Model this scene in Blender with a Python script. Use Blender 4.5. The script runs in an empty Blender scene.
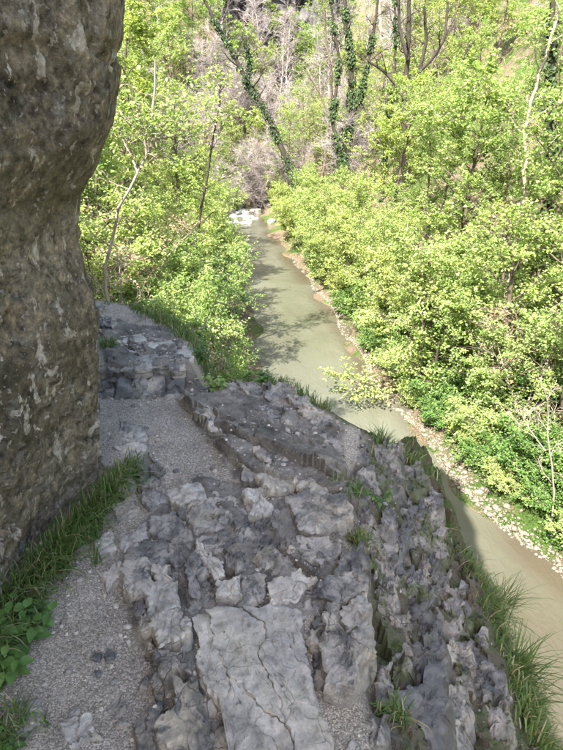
import bpy, bmesh, math, random
import numpy as np
from mathutils import Vector, Matrix

# ------------------------------------------------------------------ camera, sky, sun, exposure
scene = bpy.context.scene
COL = scene.collection
PITCH = math.radians(26.0)
EYE = np.array([0.0, 0.0, 1.6])
FPX = 521.0                                   # focal length in photograph pixels (563 x 750)
cam_d = bpy.data.cameras.new('camera')
cam_d.sensor_width = 36.0
cam_d.sensor_fit = 'VERTICAL'
cam_d.sensor_height = 36.0
cam_d.lens = FPX / 750.0 * 36.0
cam_d.clip_start = 0.05
cam_d.clip_end = 400
cam = bpy.data.objects.new('camera', cam_d)
cam.location = EYE
cam.rotation_euler = (math.radians(90) - PITCH, 0, 0)
COL.objects.link(cam)
scene.camera = cam

SUN_EL = math.radians(52.0)
SUN_HEAD = math.radians(30.0)                 # heading of the light on the ground, from +Y towards +X
world = bpy.data.worlds.new('World')
scene.world = world
world.use_nodes = True
wn = world.node_tree.nodes
bg = wn['Background']
sky = wn.new('ShaderNodeTexSky')
sky.sky_type = 'NISHITA'
sky.sun_disc = False
sky.sun_elevation = SUN_EL
sky.dust_density = 2.6
sky.ozone_density = 0.4
sky.sun_rotation = SUN_HEAD + math.pi
world.node_tree.links.new(sky.outputs['Color'], bg.inputs['Color'])
bg.inputs['Strength'].default_value = 0.15
sun_d = bpy.data.lights.new('sun', 'SUN')
sun_d.energy = 4.7
sun_d.angle = math.radians(0.55)
sun_d.color = (1.0, 0.95, 0.86)
sun = bpy.data.objects.new('sun', sun_d)
LD = Vector((math.sin(SUN_HEAD) * math.cos(SUN_EL), math.cos(SUN_HEAD) * math.cos(SUN_EL), -math.sin(SUN_EL)))
sun.rotation_euler = LD.to_track_quat('-Z', 'Y').to_euler()
sun.location = (-10, -15, 30)
COL.objects.link(sun)
scene.view_settings.view_transform = 'Standard'
scene.view_settings.look = 'None'
scene.view_settings.exposure = 2.5
scene.view_settings.gamma = 1.0
scene.render.engine = 'CYCLES'
scene.cycles.use_denoising = True
scene.cycles.max_bounces = 8
scene.cycles.diffuse_bounces = 3
scene.cycles.transmission_bounces = 4
scene.cycles.sample_clamp_indirect = 6.0

# ------------------------------------------------------------------ helpers
WATER = -5.4
FW = np.array([0, math.cos(PITCH), -math.sin(PITCH)])
UP = np.array([0, math.sin(PITCH), math.cos(PITCH)])
RT = np.array([1.0, 0, 0])


def ray(px, py):
    return FW + RT * ((px - 281.5) / FPX) + UP * ((375 - py) / FPX)


def on_z(px, py, z=0.0):
    d = ray(px, py)
    return EYE + d * ((z - EYE[2]) / d[2])


def at_y(px, py, y):
    d = ray(px, py)
    return EYE + d * (y / d[1])


def _hash(ix, iy, iz, seed):
    h = (ix.astype(np.uint32) * np.uint32(374761393) + iy.astype(np.uint32) * np.uint32(668265263)
         + iz.astype(np.uint32) * np.uint32(2147483647) + np.uint32(seed * 974711 + 13))
    h = (h ^ (h >> np.uint32(13))) * np.uint32(1274126177)
    h = h ^ (h >> np.uint32(16))
    return h.astype(np.float64) / 4294967295.0


def vnoise(p, seed=0):
    p = np.asarray(p, float)
    f = np.floor(p)
    i = f.astype(np.int64)
    t = p - f
    t = t * t * t * (t * (t * 6 - 15) + 10)
    out = 0
    for dx in (0, 1):
        wx = t[:, 0] if dx else 1 - t[:, 0]
        for dy in (0, 1):
            wy = t[:, 1] if dy else 1 - t[:, 1]
            for dz in (0, 1):
                wz = t[:, 2] if dz else 1 - t[:, 2]
                out = out + wx * wy * wz * _hash(i[:, 0] + dx, i[:, 1] + dy, i[:, 2] + dz, seed)
    return out * 2 - 1


def fbm(p, octs=4, seed=0, gain=0.5, lac=2.03):
    a, s, tot = 1.0, 0.0, 0.0
    q = np.asarray(p, float)
    for o in range(octs):
        s = s + a * vnoise(q, seed + o * 17)
        tot += a
        a *= gain
        q = q * lac + 11.3
    return s / tot


def p3(x, y, z=None):
    x = np.asarray(x, float).ravel()
    y = np.asarray(y, float).ravel()
    return np.stack([x, y, np.zeros_like(x) if z is None else np.asarray(z, float).ravel()], 1)


def mesh_np(name, verts, faces, smooth=True, attrs=None):
    """verts (N,3); faces (M,k) int array, or a list of such arrays with different k."""
    me = bpy.data.meshes.new(name)
    fl = faces if isinstance(faces, list) else [faces]
    fl = [np.asarray(f, np.int32) for f in fl if len(f)]
    nl = sum(f.size for f in fl)
    nf = sum(len(f) for f in fl)
    me.vertices.add(len(verts))
    me.vertices.foreach_set('co', np.asarray(verts, np.float32).ravel())
    me.loops.add(nl)
    me.polygons.add(nf)
    me.loops.foreach_set('vertex_index', np.concatenate([f.ravel() for f in fl]))
    tot = np.concatenate([np.full(len(f), f.shape[1], np.int32) for f in fl])
    start = np.concatenate([[0], np.cumsum(tot)[:-1]]).astype(np.int32)
    me.polygons.foreach_set('loop_start', start)
    me.polygons.foreach_set('use_smooth', np.full(nf, smooth))
    for k, (dom, val) in (attrs or {}).items():
        a = me.attributes.new(k, 'FLOAT', dom)
        a.data.foreach_set('value', np.asarray(val, np.float32))
    me.update(calc_edges=True)
    return me


def ob(name, me, m=None, parent=None, label=None, cat=None, group=None, kind=None, loc=None):
    o = bpy.data.objects.new(name, me)
    COL.objects.link(o)
    if m is not None and me is not None:
        if not me.materials:
            me.materials.append(m)
    if parent is not None:
        o.parent = parent
    if loc is not None:
        o.location = loc
    if label:
        o['label'] = label
    if cat:
        o['category'] = cat
    if group:
        o['group'] = group
    if kind:
        o['kind'] = kind
    return o


def grid_faces(nu, nv, flip=False):
    a = np.arange(nu - 1)[:, None] * nv + np.arange(nv - 1)[None, :]
    a = a.ravel()
    f = np.stack([a, a + nv, a + nv + 1, a + 1], 1)
    return f[:, ::-1] if flip else f


# ------------------------------------------------------------------ materials
def mat(name):
    m = bpy.data.materials.new(name)
    m.use_nodes = True
    nt = m.node_tree
    nt.nodes.clear()
    return m, nt


class NB:
    """small node builder"""
    def __init__(s, nt):
        s.nt = nt
        s.out = s.n('ShaderNodeOutputMaterial')

    def n(s, t, **kw):
        nd = s.nt.nodes.new(t)
        for k, v in kw.items():
            setattr(nd, k, v)
        return nd

    def l(s, a, b):
        s.nt.links.new(a, b)

    def pos(s, scale=(1, 1, 1)):
        g = s.n('ShaderNodeNewGeometry')
        mp = s.n('ShaderNodeMapping')
        mp.inputs['Scale'].default_value = scale
        s.l(g.outputs['Position'], mp.inputs['Vector'])
        return mp.outputs['Vector']

    def noise(s, vec, scale, detail=6, rough=0.55, dist=0.0):
        t = s.n('ShaderNodeTexNoise')
        s.l(vec, t.inputs['Vector'])
        t.inputs['Scale'].default_value = scale
        t.inputs['Detail'].default_value = detail
        t.inputs['Roughness'].default_value = rough
        t.inputs['Distortion'].default_value = dist
        return t.outputs['Fac']

    def voro(s, vec, scale, feature='F1', out='Distance'):
        t = s.n('ShaderNodeTexVoronoi', feature=feature)
        s.l(vec, t.inputs['Vector'])
        t.inputs['Scale'].default_value = scale
        return t.outputs[out]

    def ramp(s, fac, stops):
        r = s.n('ShaderNodeValToRGB')
        els = r.color_ramp.elements
        while len(els) < len(stops):
            els.new(0.5)
        for e, (p, c) in zip(els, stops):
            e.position = p
            e.color = (*c, 1) if len(c) == 3 else c
        s.l(fac, r.inputs['Fac'])
        return r.outputs['Color']

    def mask(s, fac, a, b):
        r = s.n('ShaderNodeMapRange')
        r.inputs['From Min'].default_value = a
        r.inputs['From Max'].default_value = b
        s.l(fac, r.inputs['Value'])
        return r.outputs['Result']

    def mix(s, fac, a, b, mode='MIX'):
        m = s.n('ShaderNodeMix', data_type='RGBA', blend_type=mode)
        for sock, v in ((m.inputs[0], fac), (m.inputs[6], a), (m.inputs[7], b)):
            if isinstance(v, (int, float)):
                sock.default_value = v
            elif isinstance(v, tuple):
                sock.default_value = (*v, 1)
            else:
                s.l(v, sock)
        return m.outputs[2]

    def math(s, op, a, b=0.0):
        m = s.n('ShaderNodeMath', operation=op)
        for sock, v in zip(m.inputs, (a, b)):
            if isinstance(v, (int, float)):
                sock.default_value = v
            else:
                s.l(v, sock)
        return m.outputs[0]

    def attr(s, name):
        a = s.n('ShaderNodeAttribute')
        a.attribute_name = name
        return a.outputs['Fac']

    def bump(s, h, strength, dist, normal=None):
        b = s.n('ShaderNodeBump')
        b.inputs['Strength'].default_value = strength
        b.inputs['Distance'].default_value = dist
        s.l(h, b.inputs['Height'])
        if normal is not None:
            s.l(normal, b.inputs['Normal'])
        return b.outputs['Normal']

    def bsdf(s, col, rough=0.8, normal=None, spec=0.3):
        p = s.n('ShaderNodeBsdfPrincipled')
        for k, v in (('Base Color', col), ('Roughness', rough)):
            if isinstance(v, tuple):
                p.inputs[k].default_value = (*v, 1)
            elif isinstance(v, (int, float)):
                p.inputs[k].default_value = v
            else:
                s.l(v, p.inputs[k])
        p.inputs['Specular IOR Level'].default_value = spec
        if normal is not None:
            s.l(normal, p.inputs['Normal'])
        return p

    def done(s, sh):
        s.l(sh.outputs[0], s.out.inputs['Surface'])


def limestone(name, base=(0.265, 0.237, 0.20), dark=(0.075, 0.067, 0.057), warm=(0.34, 0.28, 0.19), warm_amt=0.6, bump=0.85, moss=0.0, stain=0.85):
    m, nt = mat(name)
    b = NB(nt)
    v = b.pos()
    n1 = b.noise(v, 5.0, 8, 0.6, 0.3)
    n2 = b.noise(v, 23.0, 8, 0.65)
    n3 = b.noise(v, 110.0, 5, 0.7)
    c = b.ramp(n1, [(0.30, dark), (0.47, base), (0.70, tuple(min(1, x * 1.35) for x in base))])
    w = b.math('MULTIPLY', b.mask(b.noise(v, 3.1, 5, 0.6), 0.48, 0.66), warm_amt)
    c = b.mix(w, c, warm)
    c = b.mix(0.75, c, b.ramp(n2, [(0.32, (0.30, 0.29, 0.28)), (0.47, (0.85, 0.85, 0.85)), (0.58, (1.05, 1.04, 1.02)), (0.72, (1.4, 1.36, 1.3))]), 'MULTIPLY')
    # random shade of each piece
    oi = b.n('ShaderNodeObjectInfo')
    c = b.mix(0.8, c, b.ramp(oi.outputs['Random'], [(0.0, (0.70, 0.70, 0.72)), (0.5, (0.92, 0.92, 0.91)), (1.0, (1.2, 1.17, 1.12))]), 'MULTIPLY')
    stn = b.math('MULTIPLY', b.mask(b.math('ADD', b.noise(v, 7.5, 7, 0.68, 0.5), b.math('MULTIPLY', b.math('SUBTRACT', n3, 0.5), 0.25)), 0.49, 0.585), stain)
    c = b.mix(stn, c, (0.055, 0.052, 0.048))
    # hairline cracks, bedding planes
    vv = b.n('ShaderNodeVectorMath', operation='ADD')
    dn = b.n('ShaderNodeTexNoise')
    b.l(v, dn.inputs['Vector'])
    dn.inputs['Scale'].default_value = 9
    sc = b.n('ShaderNodeVectorMath', operation='SCALE')
    sc.inputs['Scale'].default_value = 0.10
    b.l(dn.outputs['Color'], sc.inputs[0])
    b.l(v, vv.inputs[0])
    b.l(sc.outputs[0], vv.inputs[1])
    cr = b.voro(vv.outputs[0], 8.0, 'DISTANCE_TO_EDGE')
    crm = b.mask(cr, 0.0, 0.010)
    crm = b.math('MAXIMUM', crm, b.mask(b.noise(v, 6.0, 3), 0.56, 0.50))
    c = b.mix(b.math('MULTIPLY', b.math('SUBTRACT', 1.0, crm), 0.7), c, (0.06, 0.055, 0.05))
    # fine dust speckle
    c = b.mix(0.5, c, b.ramp(n3, [(0.34, (0.55, 0.55, 0.55)), (0.55, (1, 1, 1)), (0.7, (1.3, 1.3, 1.3))]), 'MULTIPLY')
    if moss > 0:
        mm = b.math('MULTIPLY', b.mask(b.noise(v, 5.4, 6, 0.68), 0.47, 0.56), moss)
        c = b.mix(mm, c, b.ramp(n2, [(0.3, (0.025, 0.03, 0.010)), (0.7, (0.085, 0.088, 0.03))]))
    h = b.math('ADD', b.math('MULTIPLY', n2, 0.7), b.math('MULTIPLY', n3, 0.25))
    h = b.math('ADD', h, b.math('MULTIPLY', crm, 0.25))
    nrm = b.bump(h, bump, 0.022)
    b.done(b.bsdf(c, b.mask(n2, 0.2, 1.0) if False else b.math('ADD', 0.34, b.math('MULTIPLY', n2, 0.35)), nrm, 0.5))
    return m


def gravel_ground():
    """path surface: limestone darkened for crevice shade where the attribute 'rock' is 1, trodden grit elsewhere"""
    m, nt = mat('trodden_path')
    b = NB(nt)
    v = b.pos()
    n1 = b.noise(v, 6.0, 8, 0.6, 0.2)
    n2 = b.noise(v, 30.0, 8, 0.7)
    n3 = b.noise(v, 140.0, 5, 0.7)
    rock = b.ramp(n1, [(0.3, (0.06, 0.054, 0.046)), (0.5, (0.155, 0.136, 0.112)), (0.72, (0.26, 0.228, 0.185))])  # base rock darkened, painting shade into the gaps between the stones
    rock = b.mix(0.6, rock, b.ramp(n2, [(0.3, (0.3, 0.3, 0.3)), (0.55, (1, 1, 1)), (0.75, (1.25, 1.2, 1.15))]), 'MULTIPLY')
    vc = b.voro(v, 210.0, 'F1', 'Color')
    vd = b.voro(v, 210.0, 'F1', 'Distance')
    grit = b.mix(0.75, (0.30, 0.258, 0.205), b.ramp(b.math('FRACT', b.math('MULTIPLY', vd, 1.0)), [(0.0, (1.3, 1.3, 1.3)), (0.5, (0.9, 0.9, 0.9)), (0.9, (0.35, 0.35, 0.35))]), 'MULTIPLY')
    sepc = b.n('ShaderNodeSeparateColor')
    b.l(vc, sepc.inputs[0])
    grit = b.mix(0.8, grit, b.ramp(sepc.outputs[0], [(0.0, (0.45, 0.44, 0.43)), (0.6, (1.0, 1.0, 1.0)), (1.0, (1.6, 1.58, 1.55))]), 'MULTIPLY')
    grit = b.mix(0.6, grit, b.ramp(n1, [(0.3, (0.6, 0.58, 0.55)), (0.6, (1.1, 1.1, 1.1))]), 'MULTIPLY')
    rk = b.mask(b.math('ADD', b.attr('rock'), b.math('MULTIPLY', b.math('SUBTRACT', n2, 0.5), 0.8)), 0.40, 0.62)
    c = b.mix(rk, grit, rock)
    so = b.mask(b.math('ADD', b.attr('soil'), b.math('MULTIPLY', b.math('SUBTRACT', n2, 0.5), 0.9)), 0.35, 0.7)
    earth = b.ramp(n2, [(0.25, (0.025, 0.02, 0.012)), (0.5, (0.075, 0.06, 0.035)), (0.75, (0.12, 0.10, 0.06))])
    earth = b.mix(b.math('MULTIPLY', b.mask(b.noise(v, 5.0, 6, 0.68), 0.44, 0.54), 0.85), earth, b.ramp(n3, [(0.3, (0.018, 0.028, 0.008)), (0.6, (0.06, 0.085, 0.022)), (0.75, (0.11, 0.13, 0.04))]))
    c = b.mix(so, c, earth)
    h = b.math('ADD', b.math('MULTIPLY', n2, 0.6), b.math('MULTIPLY', n3, 0.3))
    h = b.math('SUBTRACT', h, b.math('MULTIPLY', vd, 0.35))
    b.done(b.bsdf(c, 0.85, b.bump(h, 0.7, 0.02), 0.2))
    return m


def wall_rock():
    m, nt = mat('weathered_cliff_rock')
    b = NB(nt)
    v = b.pos()
    vs = b.pos((1.5, 1.5, 0.8))
    n1 = b.noise(v, 2.2, 8, 0.6, 0.4)
    n2 = b.noise(v, 14.0, 8, 0.7)
    n3 = b.noise(v, 70.0, 6, 0.7)
    c = b.ramp(n1, [(0.30, (0.085, 0.068, 0.047)), (0.48, (0.18, 0.146, 0.103)), (0.60, (0.25, 0.208, 0.152)), (0.75, (0.32, 0.275, 0.215))])
    c = b.mix(0.85, c, b.ramp(n2, [(0.30, (0.22, 0.22, 0.22)), (0.5, (0.95, 0.95, 0.92)), (0.72, (1.55, 1.5, 1.4))]), 'MULTIPLY')
    n4 = b.noise(v, 27.0, 6, 0.72, 0.3)
    c = b.mix(0.9, c, b.ramp(n4, [(0.36, (0.30, 0.29, 0.27)), (0.48, (0.85, 0.84, 0.82)), (0.56, (1.15, 1.12, 1.06)), (0.68, (1.9, 1.8, 1.6))]), 'MULTIPLY')
    # olive algae
    c = b.mix(b.math('MULTIPLY', b.mask(b.noise(v, 3.3, 6, 0.65), 0.48, 0.66), 0.4), c, (0.13, 0.113, 0.05))
    # pale greyish rock showing in spots
    c = b.mix(b.math('MULTIPLY', b.mask(b.noise(v, 9.0, 7, 0.7), 0.56, 0.64), 0.5), c, (0.24, 0.22, 0.18))
    # lichen, cream and pinkish, running down the face
    l1 = b.noise(vs, 10.0, 4, 0.55, 0.5)
    l2 = b.noise(v, 38.0, 6, 0.65)
    lm = b.mask(b.math('ADD', l1, b.math('MULTIPLY', b.math('SUBTRACT', l2, 0.5), 0.20)), 0.60, 0.625)
    c = b.mix(b.math('MULTIPLY', lm, b.mask(l2, 0.25, 0.62)), c, b.ramp(n2, [(0.35, (0.36, 0.30, 0.22)), (0.6, (0.52, 0.46, 0.37))]))
    s1 = b.mask(b.noise(v, 42.0, 3, 0.5), 0.63, 0.66)
    c = b.mix(b.math('MULTIPLY', s1, 0.65), c, (0.36, 0.32, 0.25))
    c = b.mix(0.6, c, b.ramp(n3, [(0.3, (0.4, 0.4, 0.4)), (0.55, (1, 1, 1)), (0.75, (1.45, 1.45, 1.45))]), 'MULTIPLY')
    h = b.math('ADD', b.math('MULTIPLY', n2, 0.8), b.math('MULTIPLY', n3, 0.3))
    h = b.math('ADD', h, b.math('MULTIPLY', n4, 0.6))
    b.done(b.bsdf(c, 0.85, b.bump(h, 0.8, 0.045), 0.2))
    return m


def cliff_rock():
    m, nt = mat('grey_far_cliff')
    b = NB(nt)
    v = b.pos((1, 1, 0.7))
    n1 = b.noise(v, 0.9, 8, 0.65, 0.5)
    n2 = b.noise(v, 4.0, 8, 0.7)
    c = b.ramp(n1, [(0.3, (0.02, 0.02, 0.02)), (0.5, (0.075, 0.07, 0.07)), (0.7, (0.15, 0.14, 0.14))])
    c = b.mix(0.7, c, b.ramp(n2, [(0.3, (0.3, 0.3, 0.3)), (0.6, (1.1, 1.1, 1.1))]), 'MULTIPLY')
    b.done(b.bsdf(c, 0.9, b.bump(n2, 0.8, 0.2), 0.2))
    return m


def forest_floor():
    m, nt = mat('forest_floor')
    b = NB(nt)
    v = b.pos()
    n1 = b.noise(v, 0.45, 6, 0.6)
    n2 = b.noise(v, 3.0, 8, 0.7)
    n3 = b.noise(v, 22.0, 6, 0.7)
    lit = b.ramp(n3, [(0.28, (0.03, 0.024, 0.016)), (0.48, (0.14, 0.105, 0.07)), (0.62, (0.25, 0.195, 0.14)), (0.78, (0.34, 0.28, 0.21))])
    grn = b.ramp(n3, [(0.3, (0.015, 0.03, 0.008)), (0.55, (0.07, 0.12, 0.025)), (0.75, (0.15, 0.21, 0.05))])
    k = b.mask(b.math('ADD', n1, b.math('MULTIPLY', b.math('SUBTRACT', n2, 0.5), 0.7)), 0.45, 0.60)
    c = b.mix(k, lit, grn)
    b.done(b.bsdf(c, 0.95, b.bump(b.math('ADD', n3, n2), 1.0, 0.12), 0.1))
    return m


def water_mat():
    m, nt = mat('murky_river_water')
    b = NB(nt)
    v = b.pos((1.0, 0.45, 1.0))
    n1 = b.noise(v, 0.5, 5, 0.55, 0.6)
    c = b.ramp(n1, [(0.3, (0.064, 0.064, 0.045)), (0.5, (0.080, 0.081, 0.060)), (0.7, (0.098, 0.099, 0.077))])
    # shallow silty margins (attribute), brown bed showing
    c = b.mix(b.attr('shallow'), c, (0.056, 0.047, 0.032))
    w1 = b.noise(v, 5.0, 4, 0.6, 0.8)
    w2 = b.noise(v, 17.0, 3, 0.6, 0.5)
    h = b.math('ADD', w1, b.math('MULTIPLY', w2, 0.35))
    p = b.bsdf(c, 0.06, b.bump(h, 0.45, 0.05), 0.6)
    p.inputs['IOR'].default_value = 1.33
    b.done(p)
    return m


def foam_mat():
    m, nt = mat('white_water_foam')
    b = NB(nt)
    v = b.pos((1, 1, 1))
    n = b.noise(v, 8.0, 6, 0.7)
    c = b.ramp(n, [(0.35, (0.35, 0.36, 0.33)), (0.6, (0.8, 0.82, 0.82))])
    b.done(b.bsdf(c, 0.6, b.bump(n, 1.0, 0.08), 0.4))
    return m


def leaf_mat(name, stops, trans=0.45, tcol=(1.2, 1.3, 0.7), rough=0.55, spec=0.3):
    m, nt = mat(name)
    b = NB(nt)
    t = b.attr('tint')
    c = b.ramp(t, stops)
    oi = b.n('ShaderNodeObjectInfo')
    c = b.mix(0.8, c, b.ramp(oi.outputs['Random'], [(0.0, (0.82, 0.92, 0.85)), (0.5, (1.0, 1.0, 1.0)), (1.0, (1.18, 1.06, 0.95))]), 'MULTIPLY')
    p = b.bsdf(c, rough, None, spec)
    tr = b.n('ShaderNodeBsdfTranslucent')
    b.l(b.mix(1.0, c, tcol, 'MULTIPLY'), tr.inputs['Color'])
    mx = b.n('ShaderNodeMixShader')
    mx.inputs[0].default_value = trans
    b.l(p.outputs[0], mx.inputs[1])
    b.l(tr.outputs[0], mx.inputs[2])
    b.done(mx)
    return m


def bark_mat(name, a, c2, scale=12):
    m, nt = mat(name)
    b = NB(nt)
    v = b.pos((1, 1, 0.35))
    n = b.noise(v, scale, 7, 0.7)
    n2 = b.noise(v, 2.0, 4, 0.6)
    c = b.mix(n2, b.ramp(n, [(0.3, tuple(x * 0.45 for x in a)), (0.6, a)]), b.ramp(n, [(0.3, tuple(x * 0.5 for x in c2)), (0.6, c2)]))
    b.done(b.bsdf(c, 0.9, b.bump(n, 0.6, 0.03), 0.15))
    return m


M = dict(
    slab=limestone('limestone_slab'),
    pale=limestone('pale_worn_limestone', (0.335, 0.30, 0.25), (0.21, 0.185, 0.15), (0.36, 0.305, 0.215), 0.75, 0.45, stain=0.25),
    mossy=limestone('mossy_limestone', (0.18, 0.16, 0.135), (0.055, 0.049, 0.04), (0.27, 0.22, 0.15), 0.5, 0.6, 0.95),
    dark=limestone('dark_limestone', (0.13, 0.12, 0.105), (0.05, 0.046, 0.04), (0.2, 0.165, 0.12), 0.4, 0.6),
    path=gravel_ground(), wall=wall_rock(), cliff=cliff_rock(), floor=forest_floor(), water=water_mat(), foam=foam_mat(),
    fresh=leaf_mat('fresh_spring_leaf', [(0.0, (0.085, 0.145, 0.038)), (0.35, (0.205, 0.285, 0.08)), (0.7, (0.31, 0.38, 0.125)), (1.0, (0.43, 0.46, 0.21))]),
    yellow=leaf_mat('yellow_green_leaf', [(0.0, (0.12, 0.175, 0.045)), (0.4, (0.255, 0.325, 0.10)), (1.0, (0.40, 0.45, 0.20))]),
    deep=leaf_mat('deep_green_leaf', [(0.0, (0.03, 0.07, 0.018)), (0.5, (0.09, 0.17, 0.04)), (1.0, (0.20, 0.29, 0.08))], 0.35),
    ivy=leaf_mat('ivy_leaf', [(0.0, (0.010, 0.022, 0.007)), (0.6, (0.028, 0.055, 0.016)), (1.0, (0.10, 0.15, 0.05))], 0.15, rough=0.6, spec=0.25),
    grass=leaf_mat('grass_blade', [(0.0, (0.045, 0.075, 0.018)), (0.45, (0.09, 0.14, 0.032)), (0.75, (0.16, 0.19, 0.06)), (0.93, (0.24, 0.21, 0.10)), (1.0, (0.32, 0.26, 0.14))], 0.3, rough=0.5),
    dry=leaf_mat('dry_leaf', [(0.0, (0.10, 0.06, 0.03)), (0.5, (0.21, 0.14, 0.08)), (1.0, (0.32, 0.25, 0.17))], 0.2, (1, 1, 1)),
    bark=bark_mat('brown_bark', (0.13, 0.10, 0.075), (0.09, 0.075, 0.055)),
    darkbark=bark_mat('dark_wet_bark', (0.055, 0.045, 0.036), (0.035, 0.03, 0.025)),
    palebark=bark_mat('pale_smooth_bark', (0.34, 0.29, 0.23), (0.24, 0.20, 0.15)),
    twig=bark_mat('pinkish_bare_twigs', (0.36, 0.315, 0.30), (0.28, 0.24, 0.225), 6),
)

m_, nt_ = mat('loose_gravel')
b_ = NB(nt_)
c_ = b_.ramp(b_.attr('tint'), [(0.0, (0.12, 0.103, 0.08)), (0.5, (0.28, 0.243, 0.192)), (0.85, (0.40, 0.35, 0.285)), (1.0, (0.5, 0.44, 0.365))])
c_ = b_.mix(0.5, c_, b_.ramp(b_.noise(b_.pos(), 90, 4), [(0.3, (0.6, 0.6, 0.6)), (0.7, (1.2, 1.2, 1.2))]), 'MULTIPLY')
b_.done(b_.bsdf(c_, 0.85, None, 0.2))
M['gravel'] = m_

# ------------------------------------------------------------------ terrain
CY = np.array([-30, -12, -6, 0, 5.8, 9, 12.5, 16, 20, 28, 36, 42, 48, 60, 90], float)
CX = np.array([20, 11.5, 8.5, 5.8, 3.3, 2.1, 1.35, 0.85, 0.45, -0.85, -2.3, -3.0, -3.2, -2.0, 6.0], float)


def cxf(y):
    return np.interp(y, CY, CX)


def sdist(x, y):
    x = np.asarray(x, float)
    y = np.asarray(y, float)
    dc = (cxf(y + 1.5) - cxf(y - 1.5)) / 3.0
    w = 0.22 * np.sin(y * .9 + .6 * np.sin(y * .37)) + .16 * np.sin(y * 2.3 + 1.0)
    s = (x - cxf(y)) / np.sqrt(1 + dc * dc)
    return s + w * np.clip(1.5 - np.abs(np.abs(s) - 2) * .5, 0, 1)


RS = np.array([0, 1.55, 1.75, 2.5, 3.5, 5.5, 8, 11, 15, 20, 28, 60], float)
RZ = np.array([-6.1, -5.45, -5.36, -5.12, -4.75, -4.0, -2.7, -0.6, 3.2, 8.6, 17, 45], float)
LS = np.array([0, 1.55, 1.8, 2.4, 3.2, 4.5, 6.5, 9, 13, 18, 26, 60], float)
LZ = np.array([-6.1, -5.45, -5.25, -4.85, -4.3, -3.4, -1.7, 0.4, 4.0, 9.5, 17, 45], float)


def terrain(x, y):
    x = np.asarray(x, float)
    y = np.asarray(y, float)
    sh = x.shape
    s = sdist(x, y).ravel()
    yy = y.ravel()
    z = np.where(s > 0, np.interp(s, RS, RZ), np.interp(-s, LS, LZ))
    k = np.clip((np.abs(s) - 1.9) / 3.0, 0, 1)
    p = p3(x, y)
    z = z + k * (fbm(p * 0.33, 4, 3) * 1.0 + fbm(p * 1.4, 3, 8) * 0.22)
    # the valley closes: the hill behind the bend
    far = np.clip(yy - 47.5, 0, None)
    z = z + far * 0.80 * np.clip(far / 6, 0, 1)
    return z.reshape(sh)


xs = np.concatenate([np.arange(-48, -12, 1.2), np.arange(-12, 18, 0.3), np.arange(18, 54, 1.2)])
ys = np.concatenate([np.arange(-16, 2, 0.8), np.arange(2, 30, 0.3), np.arange(30, 60, 0.5), np.arange(60, 96, 1.5)])
gx, gy = np.meshgrid(xs, ys, indexing='ij')
gz = terrain(gx, gy)
# the ground is cut well below the rock ledge that the path runs on
gnd = ob('ground', mesh_np('ground', p3(gx, gy, gz), grid_faces(len(xs), len(ys))), M['floor'],
         label='sloping valley ground covered in leaf litter on both river banks', cat='ground', kind='structure')

# river
ry = np.arange(-15, 60, 0.25)
rw = np.linspace(-2.6, 2.6, 35)
dcx = (cxf(ry + 1.5) - cxf(ry - 1.5)) / 3.0
nl = 1 / np.sqrt(1 + dcx ** 2)
RX = cxf(ry)[:, None] + rw[None, :] * nl[:, None]
RY = ry[:, None] - rw[None, :] * (dcx * nl)[:, None]
RZv = WATER + 0.012 * fbm(p3(RX, RY) * np.array([2.2, 1.2, 1]), 3, 5).reshape(RX.shape)
edge_noise = fbm(p3(RX, RY) * 0.6, 3, 21).reshape(RX.shape)
shal = np.clip((np.tile(rw, (len(ry), 1)) - 0.95 + 0.35 * edge_noise) / 0.5, 0, 1) * np.clip(0.75 + edge_noise, 0, 1)
shal = np.maximum(shal, np.clip((8.5 - RY) / 4, 0, 0.8))
river = ob('river', mesh_np('river', p3(RX, RY, RZv), grid_faces(len(ry), len(rw), True), attrs={'shallow': ('POINT', shal.ravel())}), M['water'],
           label='narrow murky greenish brown river winding through the valley', cat='river', kind='structure')

# ------------------------------------------------------------------ rock ledge with the path
EDGE_PX = [(60, 286, .24), (88, 297, .21), (130, 306, .21), (165, 322, .19), (190, 343, .17), (203, 372, .05), (235, 381, 0), (275, 386, 0), (305, 400, 0),
           (345, 428, -.02), (372, 442, -.08), (412, 462, -.25), (434, 490, -.32), (446, 530, -.40), (474, 590, -.5), (497, 650, -.58), (515, 715, -.62), (530, 775, -.62)]
EDGE = np.array([on_z(*e)[:2] for e in EDGE_PX])
EDGE = np.vstack([[-4.6, 8.2], [-3.2, 6.3], EDGE, [1.15, 0.2], [1.3, -3.0]])
POLY = np.vstack([EDGE, [-6, -3.0], [-6, 8.2]])


def seg_dist(px, py, pts, closed=False):
    d = np.full(px.shape, 1e9)
    n = len(pts)
    for i in range(n if closed else n - 1):
        a, b = pts[i], pts[(i + 1) % n]
        ab = b - a
        t = np.clip(((px - a[0]) * ab[0] + (py - a[1]) * ab[1]) / max(ab @ ab, 1e-9), 0, 1)
        d = np.minimum(d, np.hypot(px - a[0] - t * ab[0], py - a[1] - t * ab[1]))
    return d


def inside(px, py, poly):
    r = np.zeros(px.shape, bool)
    n = len(poly)
    for i in range(n):
        x1, y1 = poly[i]
        x2, y2 = poly[(i + 1) % n]
        c = ((y1 > py) != (y2 > py)) & (px < (x2 - x1) * (py - y1) / (y2 - y1 + 1e-12) + x1)
        r ^= c
    return r


def smooth(x, a, b):
    t = np.clip((x - a) / (b - a), 0, 1)
    return t * t * (3 - 2 * t)


def inner_edge_x(y):
    return np.interp(y, [-3, .86, 1.2, 2.1, 2.6, 3.0], [.25, .25, .2, .3, .42, .55])


def wpoly(pix, z=0.0):
    return np.array([on_z(p[0], p[1], z)[:2] for p in pix])


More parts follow.
